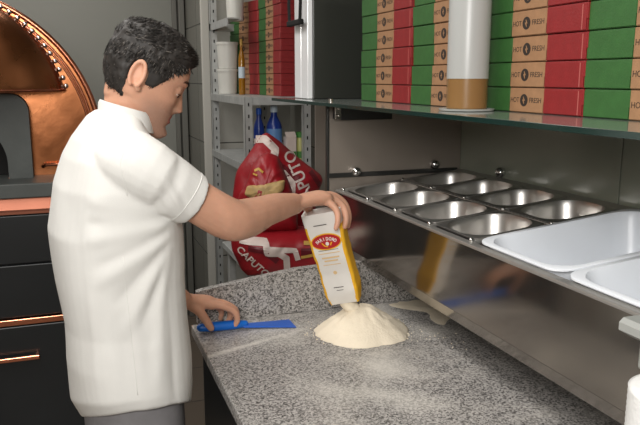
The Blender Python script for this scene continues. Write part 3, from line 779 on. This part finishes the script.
fp = b.build('flour_heap', M_flour, None, True); tag(fp, 'heap of white flour poured out on the granite worktop', 'flour', kind='stuff')
def patch(name, outline, label, h=.0025, seed=0, m=M_flour):
    P = []; n = len(outline)
    for i in range(n):
        for k in range(6):
            p = Vector(outline[i]).lerp(Vector(outline[(i+1) % n]), k/6); P.append(p)
    for _ in range(2): P = [(P[i-1]+2*P[i]+P[(i+1) % len(P)])/4 for i in range(len(P))]
    c = sum(P, Vector((0, 0)))/len(P); V = []; f = []; N = len(P)
    for i in range(7):
        q = i/6
        for p in P:
            w = 1+.10*noise.noise(Vector((p.x*45, p.y*45, seed)))*q
            pt = c+(p-c)*q*w; V.append((pt.x, pt.y, .9003+h*(1-q**3)*(.7+.6*noise.noise(Vector((pt.x*60, pt.y*60, seed))))))
    for i in range(6):
        for j in range(N): k = (j+1) % N; f.append((i*N+j, i*N+k, (i+1)*N+k, (i+1)*N+j))
    b = MB(); b.add(V, f); o = b.build(name, m, None, True); tag(o, label, 'flour', kind='stuff')
patch('flour_spill', [(.84, 1.775), (.93, 1.785), (1.05, 1.77), (1.16, 1.70), (1.15, 1.64), (1.02, 1.655), (.955, 1.60), (.915, 1.56), (.90, 1.60), (.93, 1.67), (.875, 1.72)], 'thin flour spill under the steel rail, right of the heap', seed=2)
cr = MB()
for i in range(150):
    a = random.uniform(0, 2*PI); d = .108+abs(random.gauss(0, .022)); s = random.uniform(.0006, .0022)
    cr.ball((.692+d*math.cos(a), 1.612+d*.9*math.sin(a), .9002+s*.5), s, n=6)
for i in range(60):
    s = random.uniform(.0006, .0016); cr.ball((random.gauss(.80, .05), random.gauss(1.50, .05), .9002+s*.5), s, n=6)
tag(cr.build('flour_crumbs', M_flour), 'loose crumbs of flour scattered round the heap', 'flour', kind='stuff')

# ================================================================== FLOUR PACKET
T = Vector((.580, 1.598, 1.228)); B = Vector((.652, 1.604, .988))
Lz = (T-B).length; az = (T-B).normalized(); nrm = Vector((-.56, -.828, 0)); ax = Vector((.828, -.56, 0)); ax = (ax-az*ax.dot(az)).normalized()
nrm = az.cross(ax)*1; nrm = -nrm if nrm.y > 0 else nrm
pk = thing('flour_packet', 'white and yellow paper packet of flour tipped upside down over the heap', 'packet', tuple(B))
rings = []; NS = 30
for i in range(NS+1):
    s = i/NS
    hw = .049+.001*math.sin(s*9)-.004*max(0, (.10-s)/.10)-.006*(1-s); hd_ = .026*(1-.25*max(0, (s-.7)/.3)**1.5) - .006*max(0, (.15-s)/.15)
    hd_ *= 1+.08*math.sin(s*14)
    ring = []
    for p in rrect(0, 0, 0, hw, hd_, .008, n=6):
        wv = .0022*noise.noise(Vector((p.x*30, p.y*30, s*9)))+.0012*noise.noise(Vector((p.x*80, s*30, 4)))
        d = Vector((p.x, p.y, 0)); d = d*(1+wv/max(d.length, .01))
        zz = s*Lz + (.006*noise.noise(Vector((p.x*60, p.y*60, 7))) if i == 0 else 0)
        ring.append(B+ax*d.x+(-nrm)*d.y+az*zz)
    rings.append(ring)
# refine the long sides: subdivide ring edges
def refine(ring, k=4):
    out = []
    for i in range(len(ring)):
        a, c2 = ring[i], ring[(i+1) % len(ring)]
        m = 10 if (a-c2).length > .02 else 1
        for q in range(m): out.append(a.lerp(c2, q/m))
    return out
rings = [refine(r) for r in rings]
b = MB(); b.loft(rings)
mi = []
for fc in b.f:
    cc = sum((Vector(b.v[i]) for i in fc), Vector())/len(fc); u = (cc-B).dot(ax); d = (cc-B).dot(nrm)
    s = (cc-B).dot(az)/Lz
    yellow = (abs(u) > .0395-.006*(1-s)) and s < .86
    mi.append(1 if yellow and len(fc) < 9 else 0)
b.m = mi; bag = b.build('paper_bag', [M_bagw, M_bagy], pk, 'auto')
FB = frame(tuple(B+az*Lz*.5), tuple(ax), tuple(az))
def oval(cx, cy, a, c_, n=36, rot=0):
    V = [(cx, cy)]; F__ = []
    for rg in (.5, 1):
        for i in range(n):
            q = 2*PI*i/n; x, y = a*rg*math.cos(q), c_*rg*math.sin(q); V.append((cx+x*math.cos(rot)-y*math.sin(rot), cy+x*math.sin(rot)+y*math.cos(rot)))
    for i in range(n):
        k = (i+1) % n; F__.append((0, 1+i, 1+k)); F__.append((1+i, 1+n+i, 1+n+k, 1+k))
    return V, F__
decal(pk, bag, 'logo_border', M_bagy, FB, [oval(0, .052, .040, .0215)], .0012)
lo = decal(pk, bag, 'logo_oval', M_bagr, FB, [oval(0, .052, .037, .0185)], .0018)
arc = []
for ch, a in zip('FARIDORO', (-62, -45, -27, -10, 9, 27, 45, 62)):
    an = math.radians(90-a); arc.append(tpiece(ch, 
        .0115, .0265*math.cos(an), .0465+.0125*math.sin(an), -math.radians(a)*.5, .8, .0004))
decal(pk, bag, 'logo_lettering', M_bagw, FB, arc, .0024)
decal(pk, bag, 'logo_emblem', M_bagw, FB, [oval(.002, .047, .0045, .005)], .0024)
decal(pk, bag, 'logo_wheat', M_bagy, FB, [ribbon([(-.012, .050), (-.006, .042), (.002, .039)], .003), ribbon([(.014, .050), (.009, .042)], .003)], .0022)
decal(pk, bag, 'small_print', M_bagt, FB, [ribbon([(-.028, .022), (.028, .022)], .0022), ribbon([(-.022, .010), (.024, .010)], .004), ribbon([(-.018, .001), (.018, .001)], .004), ribbon([(-.024, -.010), (.022, -.010)], .002), oval(0, -.034, .005, .005)], .0012)
decal(pk, bag, 'dark_print', M_ink, FB, [ribbon([(-.022, .096), (.012, .096)], .002), ribbon([(-.026, .030), (.026, .030)], .0010), ribbon([(-.014, -.074), (.012, -.074)], .0018), ribbon([(-.008, -.082), (.010, -.082)], .0014)], .0012)
# flour falling from the mouth
b = MB(); b.limb([tuple(B+az*.010-ax*.004), tuple(B+Vector((.002, 0, -.008))), (B.x+.018, B.y-.002, .962), (B.x+.026, B.y-.002, .94)], [.017, .018, .019, .03], 14)
me = remesh(b, 'stream', .003, 3)
SN = [v.normal.copy() for v in me.vertices]
for v, vn in zip(me.vertices, SN): v.co += vn*.002*noise.noise(v.co*60)
st = link('flour_stream', me, M_flour, None, True); tag(st, 'flour pouring out of the packet mouth onto the heap', 'flour', kind='stuff')

# ================================================================== SCRAPER
sc = thing('plastic_scraper', 'blue plastic scraper held flat on the granite in his left hand', 'scraper', (.36, 1.735, .90))
b = MB(); H0 = Vector((.296, 1.728, .914)); H1 = Vector((.412, 1.722, .913))
b.limb([H0, H0.lerp(H1, .3), H0.lerp(H1, .7), H1], [.0105, .0125, .0125, .009], 18); b.build('handle', M_blue, sc, True)
b = MB(); rg = []
for i in range(13):
    t = i/12; x = .405+.135*t; hw = .009+.020*t+.004*t*t; th = .0055*(1-t)**1.2+.0012; z = .9085*(1-t)+.9022*t; yc = 1.722-.012*t
    rg.append([Vector((x, yc-hw, z-th*.5)), Vector((x, yc+hw, z-th*.5)), Vector((x, yc+hw, z+th*.5)), Vector((x, yc, z+th*.62)), Vector((x, yc-hw, z+th*.5))])
b.loft(rg); b.build('blade', mat('blue_plastic_blade', (36, 96, 196), .32), sc, 'auto')

# ================================================================== THE MAN
man = thing('person', 'dark-haired man in a short-sleeved white jacket pouring flour from a packet', 'person', (.09, 1.5, 0))
HY = math.radians(2); HP = math.radians(25)
HM = Matrix.Translation((.157, 1.49, 1.551)) @ Matrix.Rotation(HY, 4, 'Z') @ Matrix.Rotation(HP, 4, 'Y') @ Matrix.Scale(.91, 4)
def interp(tab, z):
    for i in range(len(tab)-1):
        a, c_ = tab[i], tab[i+1]
        if a[0] <= z <= c_[0]:
            t = (z-a[0])/(c_[0]-a[0]); t = t*t*(3-2*t)*.5+t*.5
            return [a[k]*(1-t)+c_[k]*t for k in range(1, len(a))]
    return list(tab[-1][1:]) if z > tab[-1][0] else list(tab[0][1:])
HT = [(-.118, .072, .040, .010), (-.112, .084, .028, .024), (-.100, .090, .005, .036), (-.08, .087, -.03, .049), (-.06, .086, -.050, .058), (-.04, .085, -.066, .066),
      (-.02, .086, -.078, .0705), (0, .086, -.085, .073), (.02, .092, -.088, .0745), (.04, .092, -.088, .0755), (.07, .084, -.087, .073), (.092, .064, -.078, .062), (.105, .042, -.062, .047), (.112, .022, -.046, .034), (.1165, .0, -.028, .019), (.118, -.012, -.014, .003)]
def g(x, s): return math.exp(-(x/s)**2)
def head_pt(z, th, off=0):
    fx, bx, w_ = interp(HT, z); cx = fx*.12+bx*.12 if z < -.05 else -.008
    cx = min(max(cx, bx+.002), fx-.002)
    c_, s_ = math.cos(th), math.sin(th); ex = 2.25
    rx = (fx-cx) if c_ > 0 else (cx-bx)
    k = (abs(c_)**ex+abs(s_)**ex)**(-1/ex)
    x = cx+rx*c_*k; y = w_*s_*k
    if c_ > 0:
        ay = abs(y)
        # nose
        if z > -.05 and z < .022:
            t = (.022-z)/.062
            amp = .025*max(0, min(1, t))**1.15
            if z < -.038: amp *= max(0, (z+.052)/.014)
            x += amp*g(y, .008+.006*max(0, min(1, t)))
            x += .007*g(z+.038, .007)*g(ay-.012, .006)
        x += .0055*g(z+.057, .005)*g(y, .022) + .006*g(z+.070, .005)*g(y, .019) - .004*g(z+.0635, .0025)*g(y, .022)
        x -= .004*g(z+.082, .006)*g(y, .02); x += .006*g(z+.100, .011)*g(y, .018)
        x += .0045*g(z-.020, .008)*g(ay-.026, .020)
        x -= .009*g(z-.002, .011)*g(ay-.030, .014)
        x += .004*g(z+.024, .012)*g(ay-.044, .015)
    n_ = Vector((c_*k, s_*k*1.1, 0)).normalized()
    zz = max(0, (z-.05)/.068); dirv = (n_*(1-zz*.75)+Vector((0, 0, zz))).normalized()
    return Vector((x, y, z))+dirv*off
def head_rings(off=None, nz_=90, nt=112):
    rings = []
    for i in range(nz_+1):
        u = i/nz_; z = -.118+.236*((.5-.5*math.cos(PI*u))*.7+u*.3)
        rings.append([HM @ head_pt(z, 2*PI*j/nt, off(z, 2*PI*j/nt) if off else 0) for j in range(nt)])
    return rings
body = MB(); body.loft(head_rings())
def hp(x, y, z): return HM @ Vector((x, y, z))
for sd in (1, -1):   # ears, upper lids
    R3 = HM.to_3x3()
    pts = []; rad = []
    for k_ in range(13):
        a = math.radians(-60+k_*25); pts.append(hp(-.026-.0135*math.cos(a)*-1*-1, sd*(.0755+.008*(.5-.5*math.cos(a))+.004), -.004+.0285*math.sin(a))); rad.append(.0044)
    body.limb(pts, rad, 10, sub=2)
    body.ball(hp(-.018, sd*.075, -.006), 1, n=14, mtx=(R3 @ Matrix.Diagonal((.015, .0085, .027))))
    body.ball(hp(-.014, sd*.077, -.031), .0075, n=12)
    body.ball(hp(-.008, sd*.077, -.010), .0045, n=10)
    body.ball(hp(.0675, sd*.031, .002), .0148, n=18)
# neck
body.limb([hp(-.022, 0, -.045), (.130, 1.493, 1.50), (.114, 1.50, 1.45), (.09, 1.5, 1.40)], [.046, .048, .052, .06], 28)
body.limb([hp(-.012, 0, -.055), (.125, 1.495, 1.475), (.11, 1.5, 1.42)], [.05, .048, .05], 24)
# trunk
def oval_ring(cx, cy, z, hx, hy, n=44, yaw=.17, ex=2.4, tilt=0):
    out = []
    for j in range(n):
        a = 2*PI*j/n; c_, s_ = math.cos(a), math.sin(a); k_ = (abs(c_)**ex+abs(s_)**ex)**(-1/ex)
        x, y = hx*c_*k_, hy*s_*k_; X = x*math.cos(yaw)-y*math.sin(yaw); Y = x*math.sin(yaw)+y*math.cos(yaw)
        out.append(Vector((cx+X, cy+Y, z+tilt*Y)))
    return out
TR = [(.74, .085, .085, .125), (.82, .088, .092, .14), (.95, .088, .098, .145), (1.05, .088, .108, .15), (1.15, .085, .112, .155), (1.25, .083, .115, .165), (1.34, .084, .108, .17), (1.39, .086, .085, .14), (1.42, .088, .06, .10), (1.44, .09, .045, .06)]
body.loft([oval_ring(cx+.012, 1.5, z, hx-.014, hy-.005) for z, cx, hx, hy in TR])
# right arm (nearer the camera) and hand
body.limb([(.088, 1.37, 1.405), (.155, 1.365, 1.365), (.232, 1.37, 1.312), (.302, 1.392, 1.266), (.345, 1.422, 1.257), (.42, 1.485, 1.262), (.495, 1.548, 1.259)], [.044, .046, .043, .0445, .0425, .034, .0255], 22)
body.ball((.310, 1.392, 1.252), .034, n=20)
body.limb([(.485, 1.54, 1.260), (.53, 1.567, 1.262), (.575, 1.588, 1.262), (.595, 1.598, 1.258)], [.026, .031, .034, .026], 20, flat=.55, up=(0, 0, 1))
def finger(pts, r): body.limb(pts, r, 12, sub=4)
finger([(.565, 1.612, 1.262), (.602, 1.626, 1.260), (.637, 1.636, 1.245), (.650, 1.633, 1.218), (.648, 1.626, 1.194)], [.011, .0105, .0095, .0085, .0072])
finger([(.572, 1.598, 1.264), (.610, 1.605, 1.263), (.643, 1.608, 1.243), (.654, 1.600, 1.212), (.649, 1.592, 1.186)], [.011, .0108, .0098, .0088, .0074])
finger([(.57, 1.582, 1.263), (.605, 1.583, 1.259), (.630, 1.577, 1.238), (.634, 1.565, 1.212), (.627, 1.558, 1.192)], [.011, .0103, .0092, .0084, .007])
finger([(.56, 1.567, 1.260), (.588, 1.561, 1.253), (.603, 1.549, 1.234), (.602, 1.539, 1.212), (.597, 1.538, 1.194)], [.010, .0095, .0085, .0076, .0064])
finger([(.515, 1.585, 1.252), (.54, 1.612, 1.242), (.562, 1.635, 1.225), (.578, 1.648, 1.203)], [.014, .0125, .0105, .0088])
# left arm and hand
body.limb([(.095, 1.635, 1.40), (.08, 1.70, 1.28), (.085, 1.735, 1.155), (.13, 1.725, 1.09), (.19, 1.715, 1.045), (.245, 1.702, 1.005)], [.042, .044, .040, .040, .034, .026], 20)
body.limb([(.235, 1.705, 1.012), (.275, 1.716, .994), (.315, 1.727, .982), (.338, 1.733, .973)], [.025, .031, .034, .026], 18, flat=.5, up=(.3, 0, 1))
finger([(.315, 1.704, .984), (.350, 1.703, .975), (.380, 1.706, .956), (.389, 1.712, .931), (.384, 1.716, .915)], [.0105, .0100, .0090, .0082, .0068])
finger([(.318, 1.722, .984), (.355, 1.724, .975), (.387, 1.727, .953), (.392, 1.733, .926), (.386, 1.738, .912)], [.0105, .0102, .0090, .0082, .0068])
finger([(.315, 1.738, .981), (.350, 1.743, .970), (.378, 1.748, .946), (.378, 1.752, .922), (.370, 1.752, .911)], [.0105, .0098, .0088, .008, .0066])
finger([(.308, 1.752, .976), (.338, 1.760, .963), (.358, 1.765, .940), (.356, 1.766, .920)], [.010, .0088, .0078, .0064])
finger([(.262, 1.698, .992), (.287, 1.690, .972), (.305, 1.694, .943), (.318, 1.703, .919)], [.014, .0125, .0108, .009])
# legs and feet
for sd, sx in ((-1, .0), (1, .02)):
    yy = 1.5+sd*.088
    body.limb([(.097+sx*.3, yy*.98+.03, .80), (.097+sx, yy, .62), (.097+sx, yy, .46), (.083+sx, yy, .28), (.072+sx, yy, .10)], [.066, .060, .050, .044, .034], 18)
    body.limb([(.05+sx, yy, .04), (.11+sx, yy+sd*.01, .034), (.18+sx, yy+sd*.02, .028)], [.022, .022, .014], 14)
bm_ = remesh(body, 'body', .0027, 3, .4)
def skin_material():
    m = M_skin; nt = m.node_tree; L = nt.links.new; p = nt.nodes['Principled BSDF']
    src = p.inputs['Base Color'].links[0].from_socket
    for nm, col in (('stubble', lin((138, 112, 100))), ('lips', lin((170, 96, 88)))):
        at = nt.nodes.new('ShaderNodeAttribute'); at.attribute_name = nm
        mx = nt.nodes.new('ShaderNodeMix'); mx.data_type = 'RGBA'; L(at.outputs['Fac'], mx.inputs[0]); L(src, mx.inputs[6]); mx.inputs[7].default_value = (*col, 1); src = mx.outputs[2]
    L(src, p.inputs['Base Color'])
skin_material()
skin = link('body', bm_, M_skin, man, True)
HI = HM.inverted(); A1 = bm_.attributes.new('stubble', 'FLOAT', 'POINT'); A2 = bm_.attributes.new('lips', 'FLOAT', 'POINT')
def sst(a, b_, x):
    t = max(0, min(1, (x-a)/(b_-a))); return t*t*(3-2*t)
v1 = []; v2 = []
for v in bm_.vertices:
    q = HI @ v.co
    if q.length > .2: v1.append(0); v2.append(0); continue
    st_ = sst(-.022, -.062, q.z+.25*max(0, .05-q.x)*0)*sst(-.01, .035, q.x)*sst(-.16, -.125, q.z)
    st_ = max(st_, .75*sst(.035, .015, abs(q.y))*sst(-.046, -.050, q.z)*sst(.07, .08, q.x)*sst(-.13, -.12, q.z))
    v1.append(.55*st_)
    v2.append(.8*sst(.027, .020, abs(q.y))*sst(.078, .083, q.x)*sst(-.078, -.074, q.z)*sst(-.052, -.056, q.z))
A1.data.foreach_set('value', v1); A2.data.foreach_set('value', v2)

# hair
def hair_mask(z, th):
    a = abs(math.atan2(math.sin(th), math.cos(th)))  # 0 front, pi back
    d = math.degrees(a)
    line = [(0, .060), (18, .058), (32, .058), (44, .040), (56, .034), (66, .0), (76, -.020), (88, -.018), (94, .014), (104, .028), (112, .018), (118, -.03), (128, -.058), (140, -.074), (160, -.082), (180, -.084)]
    for i in range(len(line)-1):
        if line[i][0] <= d <= line[i+1][0]:
            t = (d-line[i][0])/(line[i+1][0]-line[i][0]); zl = line[i][1]*(1-t)+line[i+1][1]*t; break
    return (z-zl), d
def hair_off(z, th):
    m, d = hair_mask(z, th)
    if m < 0: return -.006
    q = min(1, m/.035); base = .0025+.0055*q-.003*max(0, (z-.08)/.04)
    front = max(0, math.cos(th)); top = max(0, (z-.05)/.07)
    base += .006*front*min(1, m/.02)*max(0, min(1, (z-.05)/.02))+.0*top
    if 55 < d < 100 and z < .03: base = .0035*min(1, m/.006)
    p = Vector((math.cos(th), math.sin(th), z*12))
    return base + (.0035*noise.noise(p*5)+.002*noise.noise(Vector((math.cos(th)*18, math.sin(th)*18, z*60))))*q
hb = MB(); hb.loft(head_rings(hair_off, 100, 160))
rnd = random.Random(3)
for i in range(9000):
    th = rnd.uniform(-PI, PI); z = -.084+.200*rnd.random()**.8; m, d = hair_mask(z, th)
    if m < .0015: continue
    off = hair_off(z, th); p0 = head_pt(z, th, off-.004)
    out = (head_pt(z, th, off+.01)-head_pt(z, th, off)).normalized()
    tan = Vector((.75, 0, 0)) if z > .06 else Vector((-.25, 0, -.9))
    if z > .06 and math.cos(th) > .2: tan = Vector((.7, rnd.uniform(-.5, .5), .35))
    tan = (tan+Vector((rnd.uniform(-.3, .3), rnd.uniform(-.3, .3), rnd.uniform(-.15, .15)))).normalized()
    tan = (tan-out*tan.dot(out)).normalized()
    short = (d > 55 and z < .02)
    ln = rnd.uniform(.005, .010) if short or z < .02 else rnd.uniform(.010, .018)
    lift = .3 if short else (.4 if z < .06 else .5)
    mm = p0+tan*ln*.5+out*ln*lift*.6; e = p0+tan*ln+out*ln*lift
    if not short and math.cos(th) > .5 and z < .09: e = e+Vector((.004, 0, .004))
    w_ = .0010; sdv = tan.cross(out).normalized()*w_
    pts = [p0-sdv, p0+sdv, mm-sdv*.8+out*.0006, mm+sdv*.8+out*.0006, e, p0+out*w_*1.2]
    grey = rnd.random() < (.26 if (40 < d < 160 and z < .07) else .10)
    hb.add([HM @ q for q in pts], [(0, 1, 3, 2), (2, 3, 4), (0, 2, 5), (1, 5, 3), (5, 2, 4), (5, 4, 3)], 1 if grey else 0)
hb.build('hair', [M_hair, M_hairg], man, True, fix=False)
# eyebrows, eyes
for sd in (1, -1):
    eb = MB()
    for i in range(90):
        t = rnd.random(); y = sd*(.014+.034*t); z = .0215+.006*math.sin(t*2.6)+rnd.uniform(-.0025, .0025)
        th = math.asin(max(-1, min(1, y/.075)))
        best = head_pt(z, th*1.0, .0005)
        # find the surface angle for this y
        for k_ in range(6): th += (y-best.y)*9; best = head_pt(z, th, .0012)
        d_ = Vector((-.2*abs(t), sd*.9, .35-.7*t)).normalized()
        a_ = best; e = best+d_*.007+Vector((.0012, 0, 0)); up = Vector((0, 0, .0007)); fr = Vector((.0008, 0, 0))
        eb.add([HM @ q for q in (a_-up, a_+up, a_+fr, e)], [(0, 1, 3), (1, 2, 3), (2, 0, 3), (0, 2, 1)])
    eb.build('eyebrow', M_hair, man)
    ey = MB(); ey.ball(hp(.0662, sd*.031, -.0015), .0138, n=20)
    e_o = ey.build('eye', M_eye, man, True)
    ir = MB(); ir.ball(hp(.0662+.0105, sd*.031, -.0075), .0055, n=12); ir.build('iris', M_iris, e_o, True)
    ls = MB(); ls.limb([hp(.068+.0100, sd*.018, -.005), hp(.0682+.0148, sd*.031, -.0045), hp(.068+.0085, sd*.044, -.0045)], [.0008, .0013, .0008], 8); ls.build('eyelashes', M_hair, man, True)

# ---- jacket
jk = MB()
JT = [  # z, back x, front x, half y
        (0.827, -0.005, 0.219, 0.172), (0.870, -0.025, 0.221, 0.176), (0.963, -0.031, 0.221, 0.174), (1.050, -0.029, 0.217, 0.172), (1.139, -0.037, 0.213, 0.175), (1.246, -0.043, 0.212, 0.182),
    (1.338, -0.028, 0.198, 0.187), (1.395, -0.008, 0.180, 0.178), (1.430, 0.010, 0.165, 0.155), (1.455, 0.027, 0.150, 0.125), (1.475, 0.041, 0.146, 0.090), (1.487, 0.060, 0.142, 0.070)]
rings = []
for i in range(len(JT)-1):
    a, c_ = JT[i], JT[i+1]
    for k_ in range(5):
        t = k_/5; z, x0, x1, hy = [a[q]*(1-t)+c_[q]*t for q in range(4)]
        tilt = -.50*max(0, (1.05-z)/.235)**1.5
        rings.append(oval_ring((x0+x1)/2, 1.5, z, (x1-x0)/2, hy, 56, .10, 2.5, tilt))
z, x0, x1, hy = JT[-1]; rings.append(oval_ring((x0+x1)/2, 1.5, z, (x1-x0)/2, hy, 56, .10, 2.5))
jk.loft(rings)
jk.limb([(.092, 1.40, 1.405), (.108, 1.365, 1.395), (.145, 1.352, 1.372)], [.056, .066, .064], 24)
jk.tube([(.098, 1.43, 1.392), (.110, 1.395, 1.390), (.145, 1.362, 1.370), (.19, 1.362, 1.341), (.224, 1.368, 1.318), (.227, 1.369, 1.316)], [.048, .063, .065, .060, .054, .053], 28)
jk.limb([(.105, 1.58, 1.40), (.108, 1.63, 1.385)], [.062, .064], 24)
jk.tube([(.108, 1.63, 1.388), (.095, 1.68, 1.32), (.085, 1.71, 1.24), (.085, 1.712, 1.236)], [.066, .062, .056, .055], 24)
jm = remesh(jk, 'chef_jacket', .004, 4, .5)
def fold(p, a, c_, w_, amp):
    a = Vector(a); c_ = Vector(c_); ab = c_-a; t = max(0, min(1, (p-a).dot(ab)/ab.length_squared)); d = (p-(a+ab*t)).length
    return amp*math.exp(-(d/w_)**2)*math.sin(PI*min(1, max(.08, t*.92+.08)))
FOLDS = []
rf = random.Random(12)
for k_, (ex, ez, wd, am) in enumerate(((.01, 1.33, .012, .005), (-.01, 1.285, .010, -.004), (.00, 1.25, .014, .006), (.03, 1.20, .011, -.005), (.02, 1.16, .016, .006), (.06, 1.12, .012, -.005), (.07, 1.05, .015, .005), (.11, 1.06, .011, -.004), (.14, 1.00, .013, .005))):
    FOLDS.append(((.205-.004*k_, 1.34, 1.30-.010*k_), (ex, 1.325, ez), wd, am))
for k_, (xa_, za_, xb_, zb_, wd, am) in enumerate(((.03, 1.18, .01, .90, .014, .005), (.075, 1.10, .085, .90, .016, -.005), (.10, 1.16, .115, .88, .012, .005), (.155, 1.08, .13, .90, .016, .005), (.185, 1.12, .175, .88, .012, -.005), (.0, 1.30, -.015, 1.02, .012, -.004))):
    FOLDS.append(((xa_, 1.34, za_), (xb_, 1.34, zb_), wd, am))
for k_ in range(5):
    FOLDS.append(((.10+.02*k_, 1.30, 1.42-.015*k_), (.17+.012*k_, 1.315, 1.30-.004*k_), .008, .0035*(1 if k_ % 2 else -1)))
for k_ in range(4):
    FOLDS.append(((.21, 1.42, 1.15-.08*k_), (.12, 1.33, 1.11-.09*k_), .010, .005*(1 if k_ % 2 else -.8)))
JN = [v.normal.copy() for v in jm.vertices]
for v, vn in zip(jm.vertices, JN):
    p = v.co.copy(); s_ = 0
    for F_ in FOLDS: s_ += fold(p, *F_)
    q = Vector((p.x*7+p.z*2.5, p.y*5, p.z*3.2)); n1 = noise.noise(q); n2 = noise.noise(Vector((p.x*16, p.y*12, p.z*7+3)))
    ed = min(1, max(0, (p.z-.83)/.05))
    s_ += .006*n1*(.4+.6*ed)+.003*n2
    v.co = p+vn*s_
jm.update(); jacket = link('chef_jacket', jm, M_cloth, man, True)
jb = bvh_of(jacket)
# collar band
cl = MB(); N = 56; rg = []
for k_, (dz, grow) in enumerate(((-.022, .004), (.010, .0045), (.017, .003), (.017, -.002), (-.010, -.003))):
    z = 1.490
    ring = []
    for p in oval_ring(.117, 1.496, z+dz-.014, .050+grow-.005*max(0, dz)/.017, .066+grow, N, .10, 2.2): p.z += -.30*(p.x-.117); ring.append(p)
    rg.append(ring)
cl.loft(rg+[rg[0]], caps=False); cl.build('collar', M_cloth, jacket, 'auto')
# seams: thin stitched welts on the side panel and sleeve
def seam(name, pts, r=.0007, d=(0, 1, 0)):
    P = []
    for i in range(len(pts)-1):
        for k_ in range(10):
            p = Vector(pts[i]).lerp(Vector(pts[i+1]), k_/10); h = jb.ray_cast(p-Vector(d)*.4, Vector(d), .8)
            if h[0]: P.append(h[0])
    if len(P) > 3:
        b = MB(); b.tube(P, r, 6); b.build(name, M_cloth, jacket, True)
seam('side_seam', [(.085, 1.3, 1.22), (.092, 1.3, 1.08), (.100, 1.3, .925)], .0006)
seam('armhole_seam', [(.108, 1.3, 1.45), (.088, 1.3, 1.40), (.10, 1.3, 1.33)], .0006)
def hem_ring(name, c, axis, r=.0008, n=60):
    c = Vector(c); axis = Vector(axis).normalized(); u = axis.cross(Vector((0, 1, 0))).normalized(); w2 = axis.cross(u); P = []
    for i in range(n):
        a = 2*PI*i/n; d = u*math.cos(a)+w2*math.sin(a); h = jb.ray_cast(c+d*.11, -d, .1)
        if h[0] and (h[0]-c).length < .085: P.append(h[0])
        elif P: break
    if len(P) > 12:
        b = MB(); b.tube(P, r, 6); b.build(name, M_cloth, jacket, True)
hem_ring('sleeve_hem', (.214, 1.366, 1.325), (.80, .03, -.60), .0010)
# ---- trousers
tr = MB()
tr.loft([oval_ring(.103, 1.5, z, hx-.008, hy, 48, .10, 2.4, tl) for z, hx, hy, tl in ((.70, .112, .168, 0), (.78, .113, .165, 0), (.88, .110, .158, -.2), (.93, .105, .15, -.3))])
for sd, sx in ((-1, .0), (1, .02)):
    yy = 1.5+sd*.088
    tr.tube([(.09, yy, .80), (.092+sx*.5, yy, .70), (.095+sx, yy, .5), (.085+sx, yy, .3), (.075+sx, yy, .085)], [.086, .092, .077, .068, .062], 28)
tm = remesh(tr, 'trousers', .006, 4)
TN = [v.normal.copy() for v in tm.vertices]
for v, vn in zip(tm.vertices, TN): v.co += vn*(.006*noise.noise(Vector((v.co.x*12, v.co.y*12, v.co.z*5))))
link('trousers', tm, M_trous, man, True)
for sd, sx in ((-1, .0), (1, .02)):
    yy = 1.5+sd*.088; b = MB(); rg = []
    for x, hw, h in ((-.045, .018, .05), (-.03, .034, .075), (.02, .038, .085), (.07, .041, .080), (.12, .046, .062), (.17, .046, .05), (.205, .036, .042), (.222, .014, .03)):
        ring = []
        for q in range(16):
            a = 2*PI*q/16; ring.append(Vector((x+sx+.045, yy+sd*.012*max(0, x)/.2+hw*math.cos(a), max(0.0005, h*.5+h*.5*math.sin(a)*(1 if math.sin(a) > 0 else 1.0)))))
        rg.append(ring)
    b.loft(rg); b.build('shoe', M_shoe, man, True)
